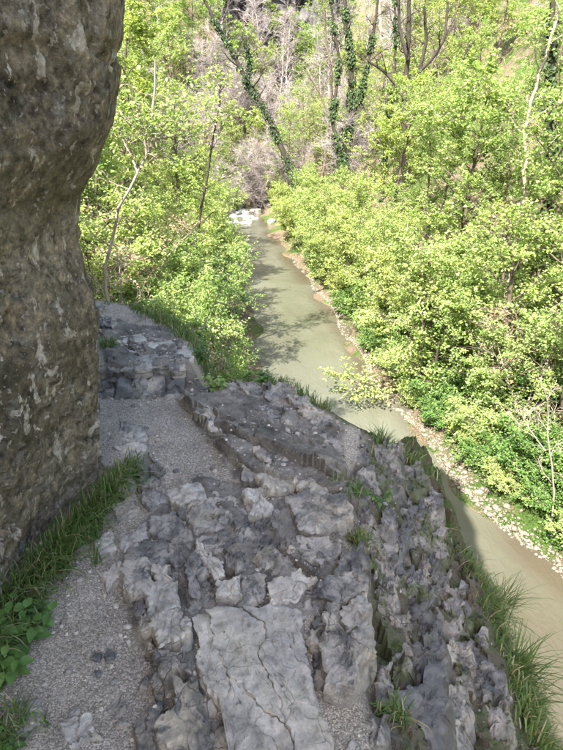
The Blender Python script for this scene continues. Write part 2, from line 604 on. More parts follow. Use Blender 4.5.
ROCK_ZONES = [wpoly(z) for z in (
    [(195, 470), (250, 480), (345, 490), (350, 560), (325, 620), (190, 625), (180, 590), (120, 560), (140, 520)],
    [(190, 385), (250, 395), (350, 430), (350, 490), (230, 480), (195, 425)],
    [(105, 345), (192, 350), (190, 400), (105, 395)],
    [(120, 560), (190, 580), (235, 750), (150, 750)])]
RIDGES = [(wpoly([(195, 418), (215, 436), (240, 450), (262, 458), (300, 474)]), 0.085, 0.16),
          (wpoly([(230, 462), (250, 480), (275, 490), (310, 494), (345, 500)]), 0.075, 0.14)]


def ledge_base(x, y):
    """smooth level of the ledge (walking surface), without rubble"""
    n = fbm(p3(x, y) * 1.1, 3, 31).reshape(x.shape)
    z = 0.02 * n
    stepy = 3.05 + 0.05 * n + 0.10 * np.clip(x + .6, 0, 1)
    z = z + 0.17 * smooth(y, stepy - 0.015, stepy + 0.03) * smooth(-x, 0.52, 0.62)
    out = np.clip(x - inner_edge_x(y), 0, None) * smooth(-y, -3.1, -2.4)
    z = z - 0.70 * out
    z = z + 0.05 * np.clip((-0.55 - x), 0, 1)
    return z


def facets(x, y, cell, amp, tilt, seed=0):
    """broken rock: each Voronoi cell is a tilted plane"""
    gxn = np.floor(x / cell).astype(np.int64)
    gyn = np.floor(y / cell).astype(np.int64)
    bd = np.full(x.size, 1e9)
    bh = np.zeros(x.size)
    for dx in (-1, 0, 1):
        for dy in (-1, 0, 1):
            cxn, cyn = gxn + dx, gyn + dy
            zz = np.zeros_like(cxn) + seed
            ex = x - (cxn + _hash(cxn, cyn, zz, 1)) * cell
            ey = y - (cyn + _hash(cxn, cyn, zz, 2)) * cell
            d = ex * ex * 1.6 + ey * ey + 0.5 * ex * ey
            hh = (_hash(cxn, cyn, zz, 3) * 2 - 1) * amp + ex * (_hash(cxn, cyn, zz, 4) * 2 - 1) * tilt + ey * (_hash(cxn, cyn, zz, 5) * 2 - 1) * tilt
            m = d < bd
            bd = np.where(m, d, bd)
            bh = np.where(m, hh, bh)
    return bh


def ledge(x, y, want=False):
    x = np.asarray(x, float)
    y = np.asarray(y, float)
    z = ledge_base(x, y)
    P = p3(x, y)
    wob = fbm(P * 3.0, 3, 71).reshape(x.shape)
    rk = np.zeros(x.shape)
    for zn in ROCK_ZONES:
        d = seg_dist(x, y, zn, True)
        d = np.where(inside(x, y, zn), d, -d)
        rk = np.maximum(rk, smooth(d + 0.05 * wob, -0.03, 0.06))
    rk = np.maximum(rk, smooth(x - inner_edge_x(y) + 0.08 * wob, -0.02, 0.08))
    for ln, hgt, wid in RIDGES:
        # a lip: sheer on the near side, falling away gently behind
        best = np.full(x.shape, 1e9)
        sd = np.zeros(x.shape)
        for i in range(len(ln) - 1):
            a, b = ln[i], ln[i + 1]
            ab = b - a
            t = np.clip(((x - a[0]) * ab[0] + (y - a[1]) * ab[1]) / (ab @ ab), 0, 1)
            d = np.hypot(x - a[0] - t * ab[0], y - a[1] - t * ab[1])
            s = np.sign(ab[0] * (y - a[1]) - ab[1] * (x - a[0]))
            sd = np.where(d < best, d * s, sd)
            best = np.minimum(best, d)
        sd = sd + 0.018 * wob
        z = z + hgt * smooth(sd, -0.012, 0.012) * (1 - smooth(sd, 0.03, wid * 2.2))
        rk = np.maximum(rk, smooth(sd, -0.02, 0.0) * (1 - smooth(sd, wid * .7, wid * 1.4)))
    # broken facets: tilted planes of Voronoi cells
    for cell, amp, tilt in ((0.19, 0.028, 0.30), (0.075, 0.014, 0.42), (0.032, 0.005, 0.42)):
        bh = facets(x.ravel(), y.ravel(), cell, amp, tilt)
        z = z + rk * bh.reshape(x.shape) * np.where(x > inner_edge_x(y), 1.25, .45)
    z = z + rk * 0.008 * fbm(P * 9, 3, 41).reshape(x.shape) + 0.006 * fbm(P * 14, 3, 43).reshape(x.shape) + 0.016 * rk * (x < inner_edge_x(y))
    # outside the rim: a rough cliff down towards the water
    d = seg_dist(x, y, EDGE)
    ins = inside(x, y, POLY)
    d = np.where(ins, -d, d) + 0.06 * wob
    dd = np.clip(d, 0, None)
    lump = fbm(p3(x, y, z) * np.array([2.2, 2.2, 1]), 4, 51).reshape(x.shape)
    z = z - (0.7 * dd + 6.5 * np.clip(dd - 0.20, 0, None)) * (1 + 0.5 * lump)
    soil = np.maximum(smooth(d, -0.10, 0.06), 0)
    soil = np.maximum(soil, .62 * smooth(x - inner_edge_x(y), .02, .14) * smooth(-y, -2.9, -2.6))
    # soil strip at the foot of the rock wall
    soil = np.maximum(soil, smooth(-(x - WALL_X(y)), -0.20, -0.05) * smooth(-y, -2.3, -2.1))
    if want:
        return z, rk, soil
    return z


# foot of the rock wall (plan), from behind the camera round the corner and back to the left
FOOT = np.array([[-1.75, -6.0], [-1.55, -3.5], [-1.30, -1.2], [-1.17, 0.4], [-1.06, 1.35], [-0.92, 1.85], [-0.83, 2.11], [-0.90, 2.24], [-1.15, 2.45], [-1.7, 2.85], [-2.3, 3.35], [-2.9, 4.2], [-3.6, 5.4], [-5.2, 7.2]])


def WALL_X(y):
    return np.interp(y, FOOT[:7, 1], FOOT[:7, 0])


lx = np.concatenate([np.arange(-5.2, -2.2, 0.05), np.arange(-2.2, -1.1, 0.014), np.arange(-1.1, 1.1, 0.0085), np.arange(1.1, 2.6, 0.03)])
ly = np.concatenate([np.arange(-2.5, 0.6, 0.05), np.arange(0.6, 3.6, 0.0085), np.arange(3.6, 5.2, 0.014), np.arange(5.2, 9, 0.05)])
gx, gy = np.meshgrid(lx, ly, indexing='ij')
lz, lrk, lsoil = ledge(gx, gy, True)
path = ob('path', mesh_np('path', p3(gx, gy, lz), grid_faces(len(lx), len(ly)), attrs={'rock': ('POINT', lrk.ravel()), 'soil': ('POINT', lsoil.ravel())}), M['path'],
          label='rough stony footpath of grey limestone on a ledge above the river', cat='path', kind='structure')


path.data.set_sharp_from_angle(angle=math.radians(30))


class LedgeLookup:
    def __call__(s, x, y):
        i = int(np.clip(np.searchsorted(lx, x), 1, len(lx) - 1))
        j = int(np.clip(np.searchsorted(ly, y), 1, len(ly) - 1))
        return float(lz[i, j])

    def arr(s, x, y):
        i = np.clip(np.searchsorted(lx, x), 1, len(lx) - 1)
        j = np.clip(np.searchsorted(ly, y), 1, len(ly) - 1)
        return lz[i, j]


LZ_AT = LedgeLookup()


def on_ledge(px, py):
    z = 0.0
    for _ in range(6):
        p = on_z(px, py, z)
        z = float(ledge_base(np.array([p[0]]), np.array([p[1]]))[0])
    return on_z(px, py, z)


# --- stones: convex broken pieces sampled from their planes
ICO = {}


def ico(l):
    if l not in ICO:
        bm = bmesh.new()
        bmesh.ops.create_icosphere(bm, subdivisions=l, radius=1)
        bm.verts.ensure_lookup_table()
        ICO[l] = (np.array([v.co[:] for v in bm.verts]), np.array([[v.index for v in f.verts] for f in bm.faces]))
        bm.free()
    return ICO[l]


def poly_sample(planes, half, lvl):
    D, F = ico(lvl)
    D = D * half
    N = np.array([p[0] for p in planes])
    d = np.array([p[1] for p in planes])
    nd = D @ N.T
    t = np.where(nd > 1e-6, d[None, :] / np.maximum(nd, 1e-6), 1e9).min(1)
    return D * t[:, None], F


stone_no = [0]


def unit3(v):
    return v / np.linalg.norm(v)


def slab(poly, top, depth=0.12, tilt=(0, 0), lvl=4, rough=1.0, m='slab', name='stone', parent=None, base=None, lean=(8, 28), chamfer=0.8):
    stone_no[0] += 1
    rng = np.random.default_rng(1000 + stone_no[0])
    poly = np.asarray(poly, float)
    c = poly.mean(0)
    ar = 0.5 * np.sum(poly[:, 0] * np.roll(poly[:, 1], -1) - np.roll(poly[:, 0], -1) * poly[:, 1])
    if ar < 0:
        poly = poly[::-1]
    size = math.sqrt(abs(ar))
    zb = float(ledge_base(np.array([c[0]]), np.array([c[1]]))[0]) if base is None else base
    zc = zb + top - depth * 0.5
    pl = []
    ht = depth * 0.5
    if base is None and top < .1:
        zc -= top * .25
    for i in range(len(poly)):
        a, b = poly[i], poly[(i + 1) % len(poly)]
        e = b - a
        L = np.hypot(*e)
        if L < 1e-4:
            continue
        n2 = np.array([e[1], -e[0]]) / L
        al = math.radians(rng.uniform(*lean))
        n = np.array([n2[0] * math.cos(al), n2[1] * math.cos(al), math.sin(al)])
        mid = (a + b) / 2 - c
        zt = tilt[0] * mid[0] + tilt[1] * mid[1]
        pl.append((n, max(n @ np.array([mid[0], mid[1], ht + zt]), 0.1 * size)))
        if rng.random() < chamfer:
            be = math.radians(rng.uniform(38, 66))
            n = np.array([n2[0] * math.cos(be), n2[1] * math.cos(be), math.sin(be)])
            q = mid - n2 * size * rng.uniform(0.03, 0.16)
            pl.append((n, max(n @ np.array([q[0], q[1], ht + zt]), 0.1 * size)))
    n = np.array([-tilt[0], -tilt[1], 1.0])
    n /= np.linalg.norm(n)
    pl.append((n, ht * n[2]))
    for _ in range(rng.integers(2, 6) if rough > .65 else 1):
        a = rng.uniform(0, 6.28)
        tl = rng.uniform(0.12, 0.6)
        n = np.array([math.cos(a) * tl - tilt[0], math.sin(a) * tl - tilt[1], 1.0])
        n /= np.linalg.norm(n)
        pl.append((n, ht * n[2] + size * rng.uniform(0.0, 0.09)))
    if rough > .65:
        # fracture faces knocked off corners and edges
        for _ in range(int(rng.integers(4, 9))):
            a = rng.uniform(0, 6.283)
            z_ = rng.uniform(0.15, 0.9)
            n = unit3(np.array([math.cos(a) * math.sqrt(1 - z_ * z_), math.sin(a) * math.sqrt(1 - z_ * z_), z_]))
            sup = max((n @ np.array([q[0] - c[0], q[1] - c[1], ht + tilt[0] * (q[0] - c[0]) + tilt[1] * (q[1] - c[1])])) for q in poly)
            pl.append((n, max(sup * rng.uniform(.68, .95), .1 * size)))
    pl.append((np.array([0, 0, -1.0]), depth * 0.5))
    ext = (poly.max(0) - poly.min(0)) / 2
    V, F = poly_sample(pl, np.array([ext[0], ext[1], max(depth * 0.55, size * 0.25)]), lvl)
    W = V + np.array([c[0], c[1], zc])
    nv = V / np.maximum(np.linalg.norm(V, axis=1, keepdims=True), 1e-6)
    k = min(size, 0.3)
    disp = 0.022 * k * rough * fbm(W * (2.6 / k), 4, 7) + 0.0045 * rough * fbm(W * 55, 4, 9, 0.65)
    V = V + nv * disp[:, None]
    # chipped bites out of the rim
    bite = np.clip(fbm(W * (3.5 / k), 2, 12) - 0.22, 0, 1)
    V = V - nv * (bite * 0.30 * k * rough)[:, None] * np.array([1, 1, 0.6])
    me = mesh_np(name, V, F)
    me.set_sharp_from_angle(angle=math.radians(24))
    o = ob(name, me, M[m], parent if parent is not None else path, loc=(c[0], c[1], zc))
    return o


def jag(poly, amp, seg):
    """split the sides of a cell and push the new corners in or out; neighbours share the same break line"""
    out = []
    k = len(poly)

    def rec(a, b, lvl):
        L = np.hypot(*(b - a))
        if L < seg or lvl > 5:
            return []
        m = (a + b) / 2
        key = np.round(m * 400).astype(np.int64)
        h = _hash(key[0:1], key[1:2], np.zeros(1, np.int64), 77)[0] * 2 - 1
        n = np.array([b[1] - a[1], a[0] - b[0]]) / L
        if (a[0], a[1]) > (b[0], b[1]):
            n = -n
        m = m + n * h * amp * min(L, .14) * (.75 if lvl == 0 else .8 if lvl == 1 else .95)
        return rec(a, m, lvl + 1) + [m] + rec(m, b, lvl + 1)
    for i in range(k):
        a, b = poly[i], poly[(i + 1) % k]
        out.append(a)
        out += rec(a, b, 0)
    return np.array(out)


def bed(poly, top, tilt=(0, 0), depth=0.12, rough=1.0, m='slab', base=None, gap=0.003, bevel=0.006, jagged=0.22, parent=None, name='stone', lean=0.10, sub=None):
    """a flat-topped bedded piece of rock with a broken outline, sheer sides and a worn rim"""
    stone_no[0] += 1
    if name == 'stone':
        tilt, rough, jagged = (tilt[0] * .6, tilt[1] * .7), rough * .85, jagged * .85
    else:
        tilt, rough, jagged, top = (tilt[0] * .75, tilt[1] * .75), rough * .8, jagged * .8, top * .58
        lean, bevel = max(lean, .34), .012
    poly = np.asarray(poly, float)
    ar = 0.5 * np.sum(poly[:, 0] * np.roll(poly[:, 1], -1) - np.roll(poly[:, 0], -1) * poly[:, 1])
    if ar < 0:
        poly = poly[::-1]
    size = math.sqrt(abs(ar))
    seg = min(max(size * .08, .009), .016)
    q = jag(poly, jagged, seg)
    c = q.mean(0)
    d = q - c
    rr = np.hypot(d[:, 0], d[:, 1])
    u = d / rr[:, None]
    rr = np.maximum(rr - gap, .006)
    zb = float(ledge_base(np.array([c[0]]), np.array([c[1]]))[0]) if base is None else base
    bv = min(bevel, size * .12)
    ksm = max(3, len(rr) // 7) | 1
    pad = ksm // 2
    rs = np.convolve(np.concatenate([rr[-pad:], rr, rr[:pad]]), np.ones(ksm) / ksm, 'valid')
    rings = [(rs + lean * depth + .004, -depth), (rs + lean * depth * .75, -depth * .75), (rs * .9 + rr * .1 + lean * depth * .5, -depth * .52), (rs * .7 + rr * .3 + lean * depth * .3, -depth * .34), (rs * .35 + rr * .65 + lean * .02, -min(bv * 3.0, depth * .2)), (rr, -bv * 1.1), (rr - bv * .45, -bv * .3), (rr - bv * 1.3, 0.0)]
    nin = int(np.clip(size / .013, 3, 14))
    for k in range(1, nin):
        rings.append(((rr - bv * 1.3) * (1 - k / nin), 0.0))
    V, lev = [], []
    for ra, z in rings:
        V.append(np.column_stack([u * np.maximum(ra, .001)[:, None], np.full(len(q), z)]))
        lev.append(np.full(len(q), z))
    V = np.concatenate(V + [np.zeros((1, 3))])
    lev = np.concatenate(lev + [np.zeros(1)])
    W = V + np.array([c[0], c[1], zb])
    k_ = min(size, .25)
    V[:, 2] += top + (tilt[0] * V[:, 0] + tilt[1] * V[:, 1]) * (lev > -depth * .5)
    # relief of the top: broad swell, split cleavage steps, fine grain
    on = np.clip(1 + lev / .03, 0, 1)
    sw = fbm(W * (1.6 / k_), 3, 7)
    st = fbm(W * np.array([7, 4.2, 3]) + stone_no[0], 3, 13)
    step = np.floor(st * 4) / 4 * .7 + st * .3
    V[:, 2] += on * rough * (.035 * k_ * sw + .022 * step * min(1, k_ / .12) + .0035 * fbm(W * 55, 3, 9))
    if rough > .4:
        wxx, wyy = W[:, 0] + .012 * fbm(W * 30, 2, 23), W[:, 1] + .012 * fbm(W * 30, 2, 24)
        V[:, 2] += on * rough * (facets(wxx, wyy, .055, .0045, .20, stone_no[0]) + facets(wxx, wyy, .026, .0022, .22, stone_no[0] + 7))
    sd = (lev < -bv * .5) & (lev > -depth * .95)
    V[:, :2] += (np.concatenate([u] * len(rings) + [np.zeros((1, 2))]) * (fbm(np.column_stack([W[:, 0] * 22, W[:, 1] * 22, (W[:, 2] + V[:, 2]) * 60]), 3, 19) * .013 * rough * sd)[:, None])
    nq = len(q)
    F = []
    for k in range(len(rings) - 1):
        i = np.arange(nq)
        F.append(np.stack([k * nq + i, k * nq + (i + 1) % nq, (k + 1) * nq + (i + 1) % nq, (k + 1) * nq + i], 1))
    i = np.arange(nq)
    last = (len(rings) - 1) * nq
    T = np.stack([last + i, last + (i + 1) % nq, np.full(nq, len(V) - 1)], 1)
    me = mesh_np(name, V, [np.concatenate(F), T])
    me.set_sharp_from_angle(angle=math.radians(32))
    return ob(name, me, M[m], parent if parent is not None else path, loc=(c[0], c[1], zb))


def clip_half(poly, p, n):
    out = []
    k = len(poly)
    for i in range(k):
        a, b = poly[i], poly[(i + 1) % k]
        da, db = (a - p) @ n, (b - p) @ n
        if da <= 0:
            out.append(a)
        if (da < 0 < db) or (db < 0 < da):
            out.append(a + (b - a) * (da / (da - db)))
    return np.array(out)


def voronoi_cells(poly, seeds, aniso=np.eye(2)):
    """cells of seeds inside a convex polygon; aniso stretches the metric"""
    ai = np.linalg.inv(aniso)
    P = poly @ aniso.T
    S = seeds @ aniso.T
    cells = []
    for i, s in enumerate(S):
        c = P.copy()
        for j, q in enumerate(S):
            if i == j or len(c) < 3:
                continue
            c = clip_half(c, (s + q) / 2, q - s)
        if len(c) >= 3:
            cells.append(c @ ai.T)
    return cells


def shrink(poly, g):
    c = poly.mean(0)
    d = poly - c
    r = np.hypot(d[:, 0], d[:, 1])[:, None]
    return c + d * np.clip((r - g) / np.maximum(r, 1e-6), 0.2, 1)


def inpoly(p, poly):
    return bool(inside(np.array([p[0]]), np.array([p[1]]), poly)[0])


def pave(pix, n, top, tilt=(0, 0), gap=0.003, seed=0, m='slab', depth=0.12, rough=1.0, jitter=0.01, tsd=.05, ang=0, stretch=1.0, skip=0.0, bevel=.006, jagged=.22, zfix=None):
    """one traced area of bedrock broken into pieces by joints"""
    rng = np.random.default_rng(seed)
    poly = np.array([(on_ledge(*p) if zfix is None else on_z(p[0], p[1], zfix))[:2] for p in pix])
    lo, hi = poly.min(0), poly.max(0)
    ar = abs(0.5 * np.sum(poly[:, 0] * np.roll(poly[:, 1], -1) - np.roll(poly[:, 0], -1) * poly[:, 1]))
    Rm = np.array([[math.cos(ang), math.sin(ang)], [-math.sin(ang), math.cos(ang)]])
    A = np.diag([1.0, stretch]) @ Rm
    seeds, t = [], 0
    dmin = .62 * math.sqrt(ar * stretch / n)
    while len(seeds) < n and t < 9000:
        t += 1
        if t % 600 == 0:
            dmin *= .9
        q = rng.uniform(lo, hi)
        if inpoly(q, poly) and all(np.hypot(*(A @ (q - s))) > dmin * rng.uniform(.6, 1.3) for s in seeds):
            seeds.append(q)
    hull = convex(poly)
    c0 = poly.mean(0)
    for c in voronoi_cells(hull, np.array(seeds), A):
        cc = c.mean(0)
        if not inpoly(cc, poly) or rng.random() < skip:
            continue
        z = tilt[0] * (cc[0] - c0[0]) + tilt[1] * (cc[1] - c0[1]) + rng.normal() * jitter
        bed(c, top + z, (tilt[0] + rng.normal() * tsd, tilt[1] + rng.normal() * tsd), depth, rough, m, gap=gap, bevel=bevel, jagged=jagged)


def convex(pts):
    pts = sorted(map(tuple, pts))

    def half(ps):
        h = []
        for p in ps:
            while len(h) > 1 and (h[-1][0] - h[-2][0]) * (p[1] - h[-2][1]) - (h[-1][1] - h[-2][1]) * (p[0] - h[-2][0]) <= 0:
                h.pop()
            h.append(p)
        return h[:-1]
    return np.array(half(pts) + half(pts[::-1]))


def P(*pix):
    return np.array([on_ledge(*p)[:2] for p in pix])


# big pale worn slab underfoot, crossed by cracks
pave([(192, 622), (214, 614), (240, 616), (268, 612), (300, 618), (303, 660), (312, 700), (330, 790), (240, 790), (228, 735), (214, 712), (203, 690)], 5, 0.045, (0.02, -0.03), 0.0010, 5, 'pale', 0.12, 0.58, 0.0025, .02, 0.45, .45, 0, .004, .28)
# the jagged upright band left of it, cross-broken
band = [[(126, 574), (148, 570), (158, 598), (141, 606)], [(141, 604), (160, 594), (180, 596), (181, 624), (150, 630)], [(149, 630), (181, 625), (185, 660), (160, 664)],
        [(158, 665), (186, 661), (192, 690), (163, 694)], [(150, 570), (172, 572), (180, 594), (160, 594)], [(176, 692), (199, 696), (214, 756), (206, 770), (170, 768), (168, 730)],
        [(134, 738), (162, 712), (170, 762), (146, 772)], [(124, 560), (150, 545), (172, 560), (170, 571), (128, 573)]]
for i, q in enumerate(band):
    bed(P(*q), [.075, .085, .085, .08, .05, .085, .05, .03][i], [(.05, .05), (.10, .02), (.1, -.05), (.12, .05), (0, 0), (-.25, .05), (.25, .1), (0, .05)][i], 0.14, .8, ['slab', 'pale', 'pale', 'slab', 'pale', 'slab', 'slab', 'slab'][i], gap=.002, jagged=.4)
# splinters standing along its broken flank
for i, (x, y) in enumerate([(133, 592), (139, 616), (146, 634), (150, 650), (155, 672), (157, 690), (160, 706), (143, 626)]):
    bed(P((x - 6, y - 8), (x + 5, y - 10), (x + 9, y + 7), (x - 3, y + 9)), 0.03 + 0.018 * (i % 3), (0.7, 0.25 * (-1) ** i), 0.10, 1.2, 'dark' if i % 3 == 1 else 'slab', jagged=.4)
# flat flush pieces at the upper left
for i, q in enumerate([[(118, 536), (146, 526), (150, 543), (124, 556)], [(150, 520), (178, 516), (186, 534), (176, 548), (154, 540)], [(166, 496), (200, 488), (208, 506), (180, 514)],
                       [(156, 545), (176, 550), (186, 566), (176, 572)], [(98, 577), (122, 562), (124, 580), (108, 598)], [(184, 518), (208, 510), (218, 530), (196, 540)],
                       [(110, 508), (132, 500), (142, 514), (120, 524)], [(138, 500), (162, 490), (172, 504), (150, 514)], [(94, 548), (114, 536), (118, 554), (102, 564)], [(120, 420), (150, 428), (140, 446), (116, 440)],
                       [(112, 448), (140, 444), (150, 456), (124, 468)], [(0, 712), (44, 700), (50, 730), (6, 745)], [(56, 724), (92, 712), (104, 740), (70, 752)]]):
    bed(P(*q), 0.012 + 0.008 * (i % 3) + (.012 if i < 9 else -.004), (0.04 * (-1) ** i, 0.03), 0.08, 0.8, ['pale', 'slab'][i % 2])
pave([(40, 690), (100, 640), (128, 640), (150, 700), (160, 760), (0, 770), (0, 735)], 13, 0.004, (0, 0), .004, 47, 'slab', .06, .7, .006, .03, .5, 1.4, .45)
# column of slabs right of the gully
for i, q in enumerate([[(316, 594), (338, 572), (362, 560), (368, 580), (366, 606), (344, 613), (328, 610)], [(340, 616), (364, 612), (371, 632), (362, 648), (346, 645)],
                       [(322, 646), (340, 641), (346, 650), (366, 650), (373, 684), (352, 708), (322, 705)], [(326, 612), (340, 614), (344, 642), (324, 642)]]):
    bed(P(*q), [.065, .08, .085, .06][i], [(.03, .10), (.12, 0), (.06, .05), (-.1, .05)][i], 0.2, 1.1, ['slab', 'pale', 'slab', 'slab'][i], jagged=.3, bevel=.008)
for i, (x, y) in enumerate([(314, 612), (318, 628), (314, 645), (318, 662), (320, 682), (316, 598), (332, 560), (308, 590)]):
    bed(P((x - 5, y - 8), (x + 6, y - 7), (x + 7, y + 8), (x - 5, y + 7)), 0.02 + .014 * (i % 3), (.5, .2 * (-1) ** i), .1, 1.2, 'dark' if i % 2 else 'slab', jagged=.35)
# upper middle: broad plates, stepped and split
for i, q in enumerate([[(284, 512), (316, 500), (347, 505), (352, 532), (326, 541), (296, 537)], [(296, 541), (326, 544), (342, 556), (322, 574), (300, 567)], [(244, 500), (266, 495), (272, 520), (248, 524)],
                       [(204, 548), (232, 535), (236, 552), (214, 560)], [(250, 566), (276, 551), (280, 568), (258, 578)], [(216, 590), (242, 586), (244, 606), (216, 608)],
                       [(186, 586), (196, 566), (204, 572), (202, 606), (190, 604)], [(224, 554), (234, 554), (246, 582), (236, 586)], [(266, 592), (300, 578), (318, 588), (298, 608), (266, 614)],
                       [(244, 580), (262, 578), (266, 600), (246, 612)], [(302, 486), (344, 488), (348, 500), (312, 500)], [(196, 548), (208, 560), (226, 586), (216, 590), (204, 572)]]):
    bed(P(*q), [.06, .045, .055, .04, .05, .055, .07, .06, .045, .03, .07, .05][i], [(.03, .10), (.08, .08), (-.12, .1), (0, .12), (.15, .2), (.1, .1), (-.4, .1), (.35, .1), (.1, .15), (-.15, .1), (0, .1), (.2, 0)][i], 0.14, 1.2, ['slab', 'slab', 'pale'][i % 3], jagged=.32)
pave([(180, 505), (244, 498), (290, 505), (300, 560), (312, 588), (266, 600), (240, 612), (190, 618), (184, 590), (176, 552)], 30, 0.020, (.0, .03), .003, 41, 'slab', .10, 1.1, .008, .08, .9, 1.8, .12)
# curved ridges: beds with a sheer broken near side
for i, q in enumerate([[(196, 416), (206, 412), (234, 434), (226, 447)], [(226, 446), (246, 430), (258, 452), (242, 463)], [(250, 460), (272, 450), (284, 468), (264, 474)], [(280, 470), (304, 454), (314, 466), (294, 480)],
                       [(222, 420), (242, 428), (262, 444), (252, 452), (232, 440)], [(228, 464), (244, 466), (262, 484), (250, 492)], [(254, 490), (276, 478), (298, 490), (284, 502), (262, 500)],
                       [(296, 494), (322, 482), (346, 494), (322, 506)], [(268, 476), (290, 470), (302, 486), (280, 488)], [(306, 470), (326, 466), (332, 480), (312, 482)]]):
    bed(P(*q), [.07, .085, .085, .075, .06, .065, .085, .07, .06, .06][i], [(.05, .03), (.03, .06), (.02, .05), (0, .06)][i % 4], 0.15, 1.1, ['slab', 'pale'][i % 3 == 0], jagged=.36, gap=.002, bevel=.007)
# plates behind the ridges, half buried in grit
pave([(194, 384), (238, 386), (262, 404), (300, 430), (340, 456), (330, 470), (300, 452), (262, 440), (236, 425), (206, 408)], 14, 0.012, (0, .0), .004, 42, 'slab', .08, .8, .006, .04, .7, 1.6, .35)
for i, q in enumerate([[(262, 388), (290, 391), (296, 402), (266, 403)], [(286, 402), (306, 402), (318, 414), (296, 412)], [(300, 414), (324, 416), (336, 428), (314, 428)], [(318, 440), (340, 444), (346, 460), (322, 456)], [(238, 384), (262, 386), (262, 396), (246, 396)]]):
    bed(P(*q), .045 - .004 * i, (.05, .15), .12, 1.3, jagged=.4)
# the step: a bench of limestone with a broken riser
pave([(100, 340), (150, 336), (194, 350), (191, 367), (100, 365)], 5, 0.006, (0, 0.02), 0.002, 9, 'pale', 0.10, 0.6, 0.003, .03, 0, 2.4)
for i, (x0, x1) in enumerate([(104, 132), (130, 160), (158, 178), (176, 192)]):
    a, b2 = on_z(x0, 383, 0.0), on_z(x1, 383, 0.0)
    y0 = 3.02 - .03 * (i % 2)
    bed(np.array([[a[0], y0], [b2[0], y0 + .025], [b2[0], 3.20], [a[0], 3.20]]), 0.178 + 0.004 * (i % 3), (0.03, 0.03), 0.07, 1.0, 'slab', base=0.0, jagged=.22, lean=-.15, bevel=.012, gap=.001)
for i, (x0, x1) in enumerate([(106, 122), (121, 141), (140, 152), (151, 170), (169, 188)]):
    a, b2 = on_z(x0, 386, 0.0), on_z(x1, 386, 0.0)
    y0 = 2.99 - .02 * ((i * 3) % 4)
    slab(np.array([[a[0], y0], [b2[0], y0 + .02], [b2[0] + .01, 3.14], [a[0] - .01, 3.14]]), 0.115 + .008 * (i % 3), 0.14, (0.05, 0.05), 4, 1.0, ['slab', 'dark', 'slab'][i % 3], base=0.0, lean=(4, 22))
for i, (x0, x1) in enumerate([(108, 136), (132, 164), (160, 188)]):
    a, b2 = on_z(x0, 390, 0.0), on_z(x1, 390, 0.0)
    bed(np.array([[a[0], 2.90], [b2[0], 2.92], [b2[0], 3.06], [a[0], 3.05]]), 0.05 - .012 * i, (0.0, 0.12), 0.08, .8, 'slab', base=0.0, jagged=.25)
for q in [[(86, 300), (102, 304), (100, 324), (84, 320)], [(100, 314), (118, 318), (114, 327), (100, 325)]]:
    p0 = np.array([on_z(a, b, .25)[:2] for a, b in q])
    bed(p0, 0.05, (0.1, 0), 0.2, 1.3)
# foot of the wall, right of the grass
for i, q in enumerate([[(128, 466), (150, 458), (160, 478), (140, 490)], [(136, 492), (158, 484), (164, 498), (142, 508)], [(112, 484), (132, 478), (136, 496), (120, 500)], [(150, 464), (164, 470), (162, 484), (152, 482)]]):
    bed(P(*q), 0.045 + 0.01 * i, (-.15, .1), 0.12, 1.4, jagged=.4)

# small rubble scattered over the rocky zones
rng = np.random.default_rng(77)


def rubble(pix, n, size, top, seed, m='slab', lvl=3, tilt=0.3, rough=1.2, parent=None, name='stone'):
    r = np.random.default_rng(seed)
    poly = np.array(pix, float)
    lo, hi = poly.min(0), poly.max(0)
    got = []
    tries = 0
    while len(got) < n and tries < 4000:
        tries += 1
        q = r.uniform(lo, hi)
        if not inpoly(q, poly):
            continue
        w = on_ledge(*q)
        s = r.uniform(*size)
        if any(np.hypot(w[0] - g[0], w[1] - g[1]) < 0.75 * (s + g[2]) for g in got):
            continue
        got.append((w[0], w[1], s))
        k = r.integers(4, 7)
        an = np.sort((np.arange(k) + r.uniform(-.3, .3, k)) / k * 6.283) + r.uniform(0, 6)
        el = r.uniform(0.6, 1.0)
        th = r.normal() * 0.6 + 0.9
        pp = np.stack([np.cos(an), np.sin(an) * el], 1) * s * r.uniform(0.8, 1.15, (k, 1))
        R = np.array([[math.cos(th), -math.sin(th)], [math.sin(th), math.cos(th)]])
        z = LZ_AT(w[0], w[1])
        slab(pp @ R.T + w[:2], r.uniform(*top), s * 1.3, (r.normal() * tilt, r.normal() * tilt), lvl, rough, m if r.random() < .75 else 'slab', name=name, base=z, parent=parent)


rubble([(190, 480), (345, 500), (345, 560), (310, 620), (190, 620), (150, 560)], 26, (0.012, 0.028), (0.010, 0.03), 1)
rubble([(120, 400), (200, 400), (240, 470), (180, 520), (130, 470)], 10, (0.012, 0.028), (0.006, 0.014), 2, tilt=0.1)
rubble([(250, 400), (345, 430), (345, 480), (270, 440)], 8, (0.014, 0.03), (0.008, 0.02), 3, tilt=0.2)
rubble([(60, 620), (125, 600), (160, 750), (30, 750)], 14, (0.010, 0.026), (0.005, 0.014), 4, tilt=0.1)
rubble([(195, 690), (225, 735), (235, 750), (215, 750)], 6, (0.012, 0.025), (0.01, 0.03), 6)
rubble([(300, 620), (320, 620), (320, 750), (330, 750), (372, 715), (372, 750), (320, 750)], 6, (0.012, 0.025), (0.008, 0.02), 8)

# gravel lying in the hollows of the path: part of the path, past counting


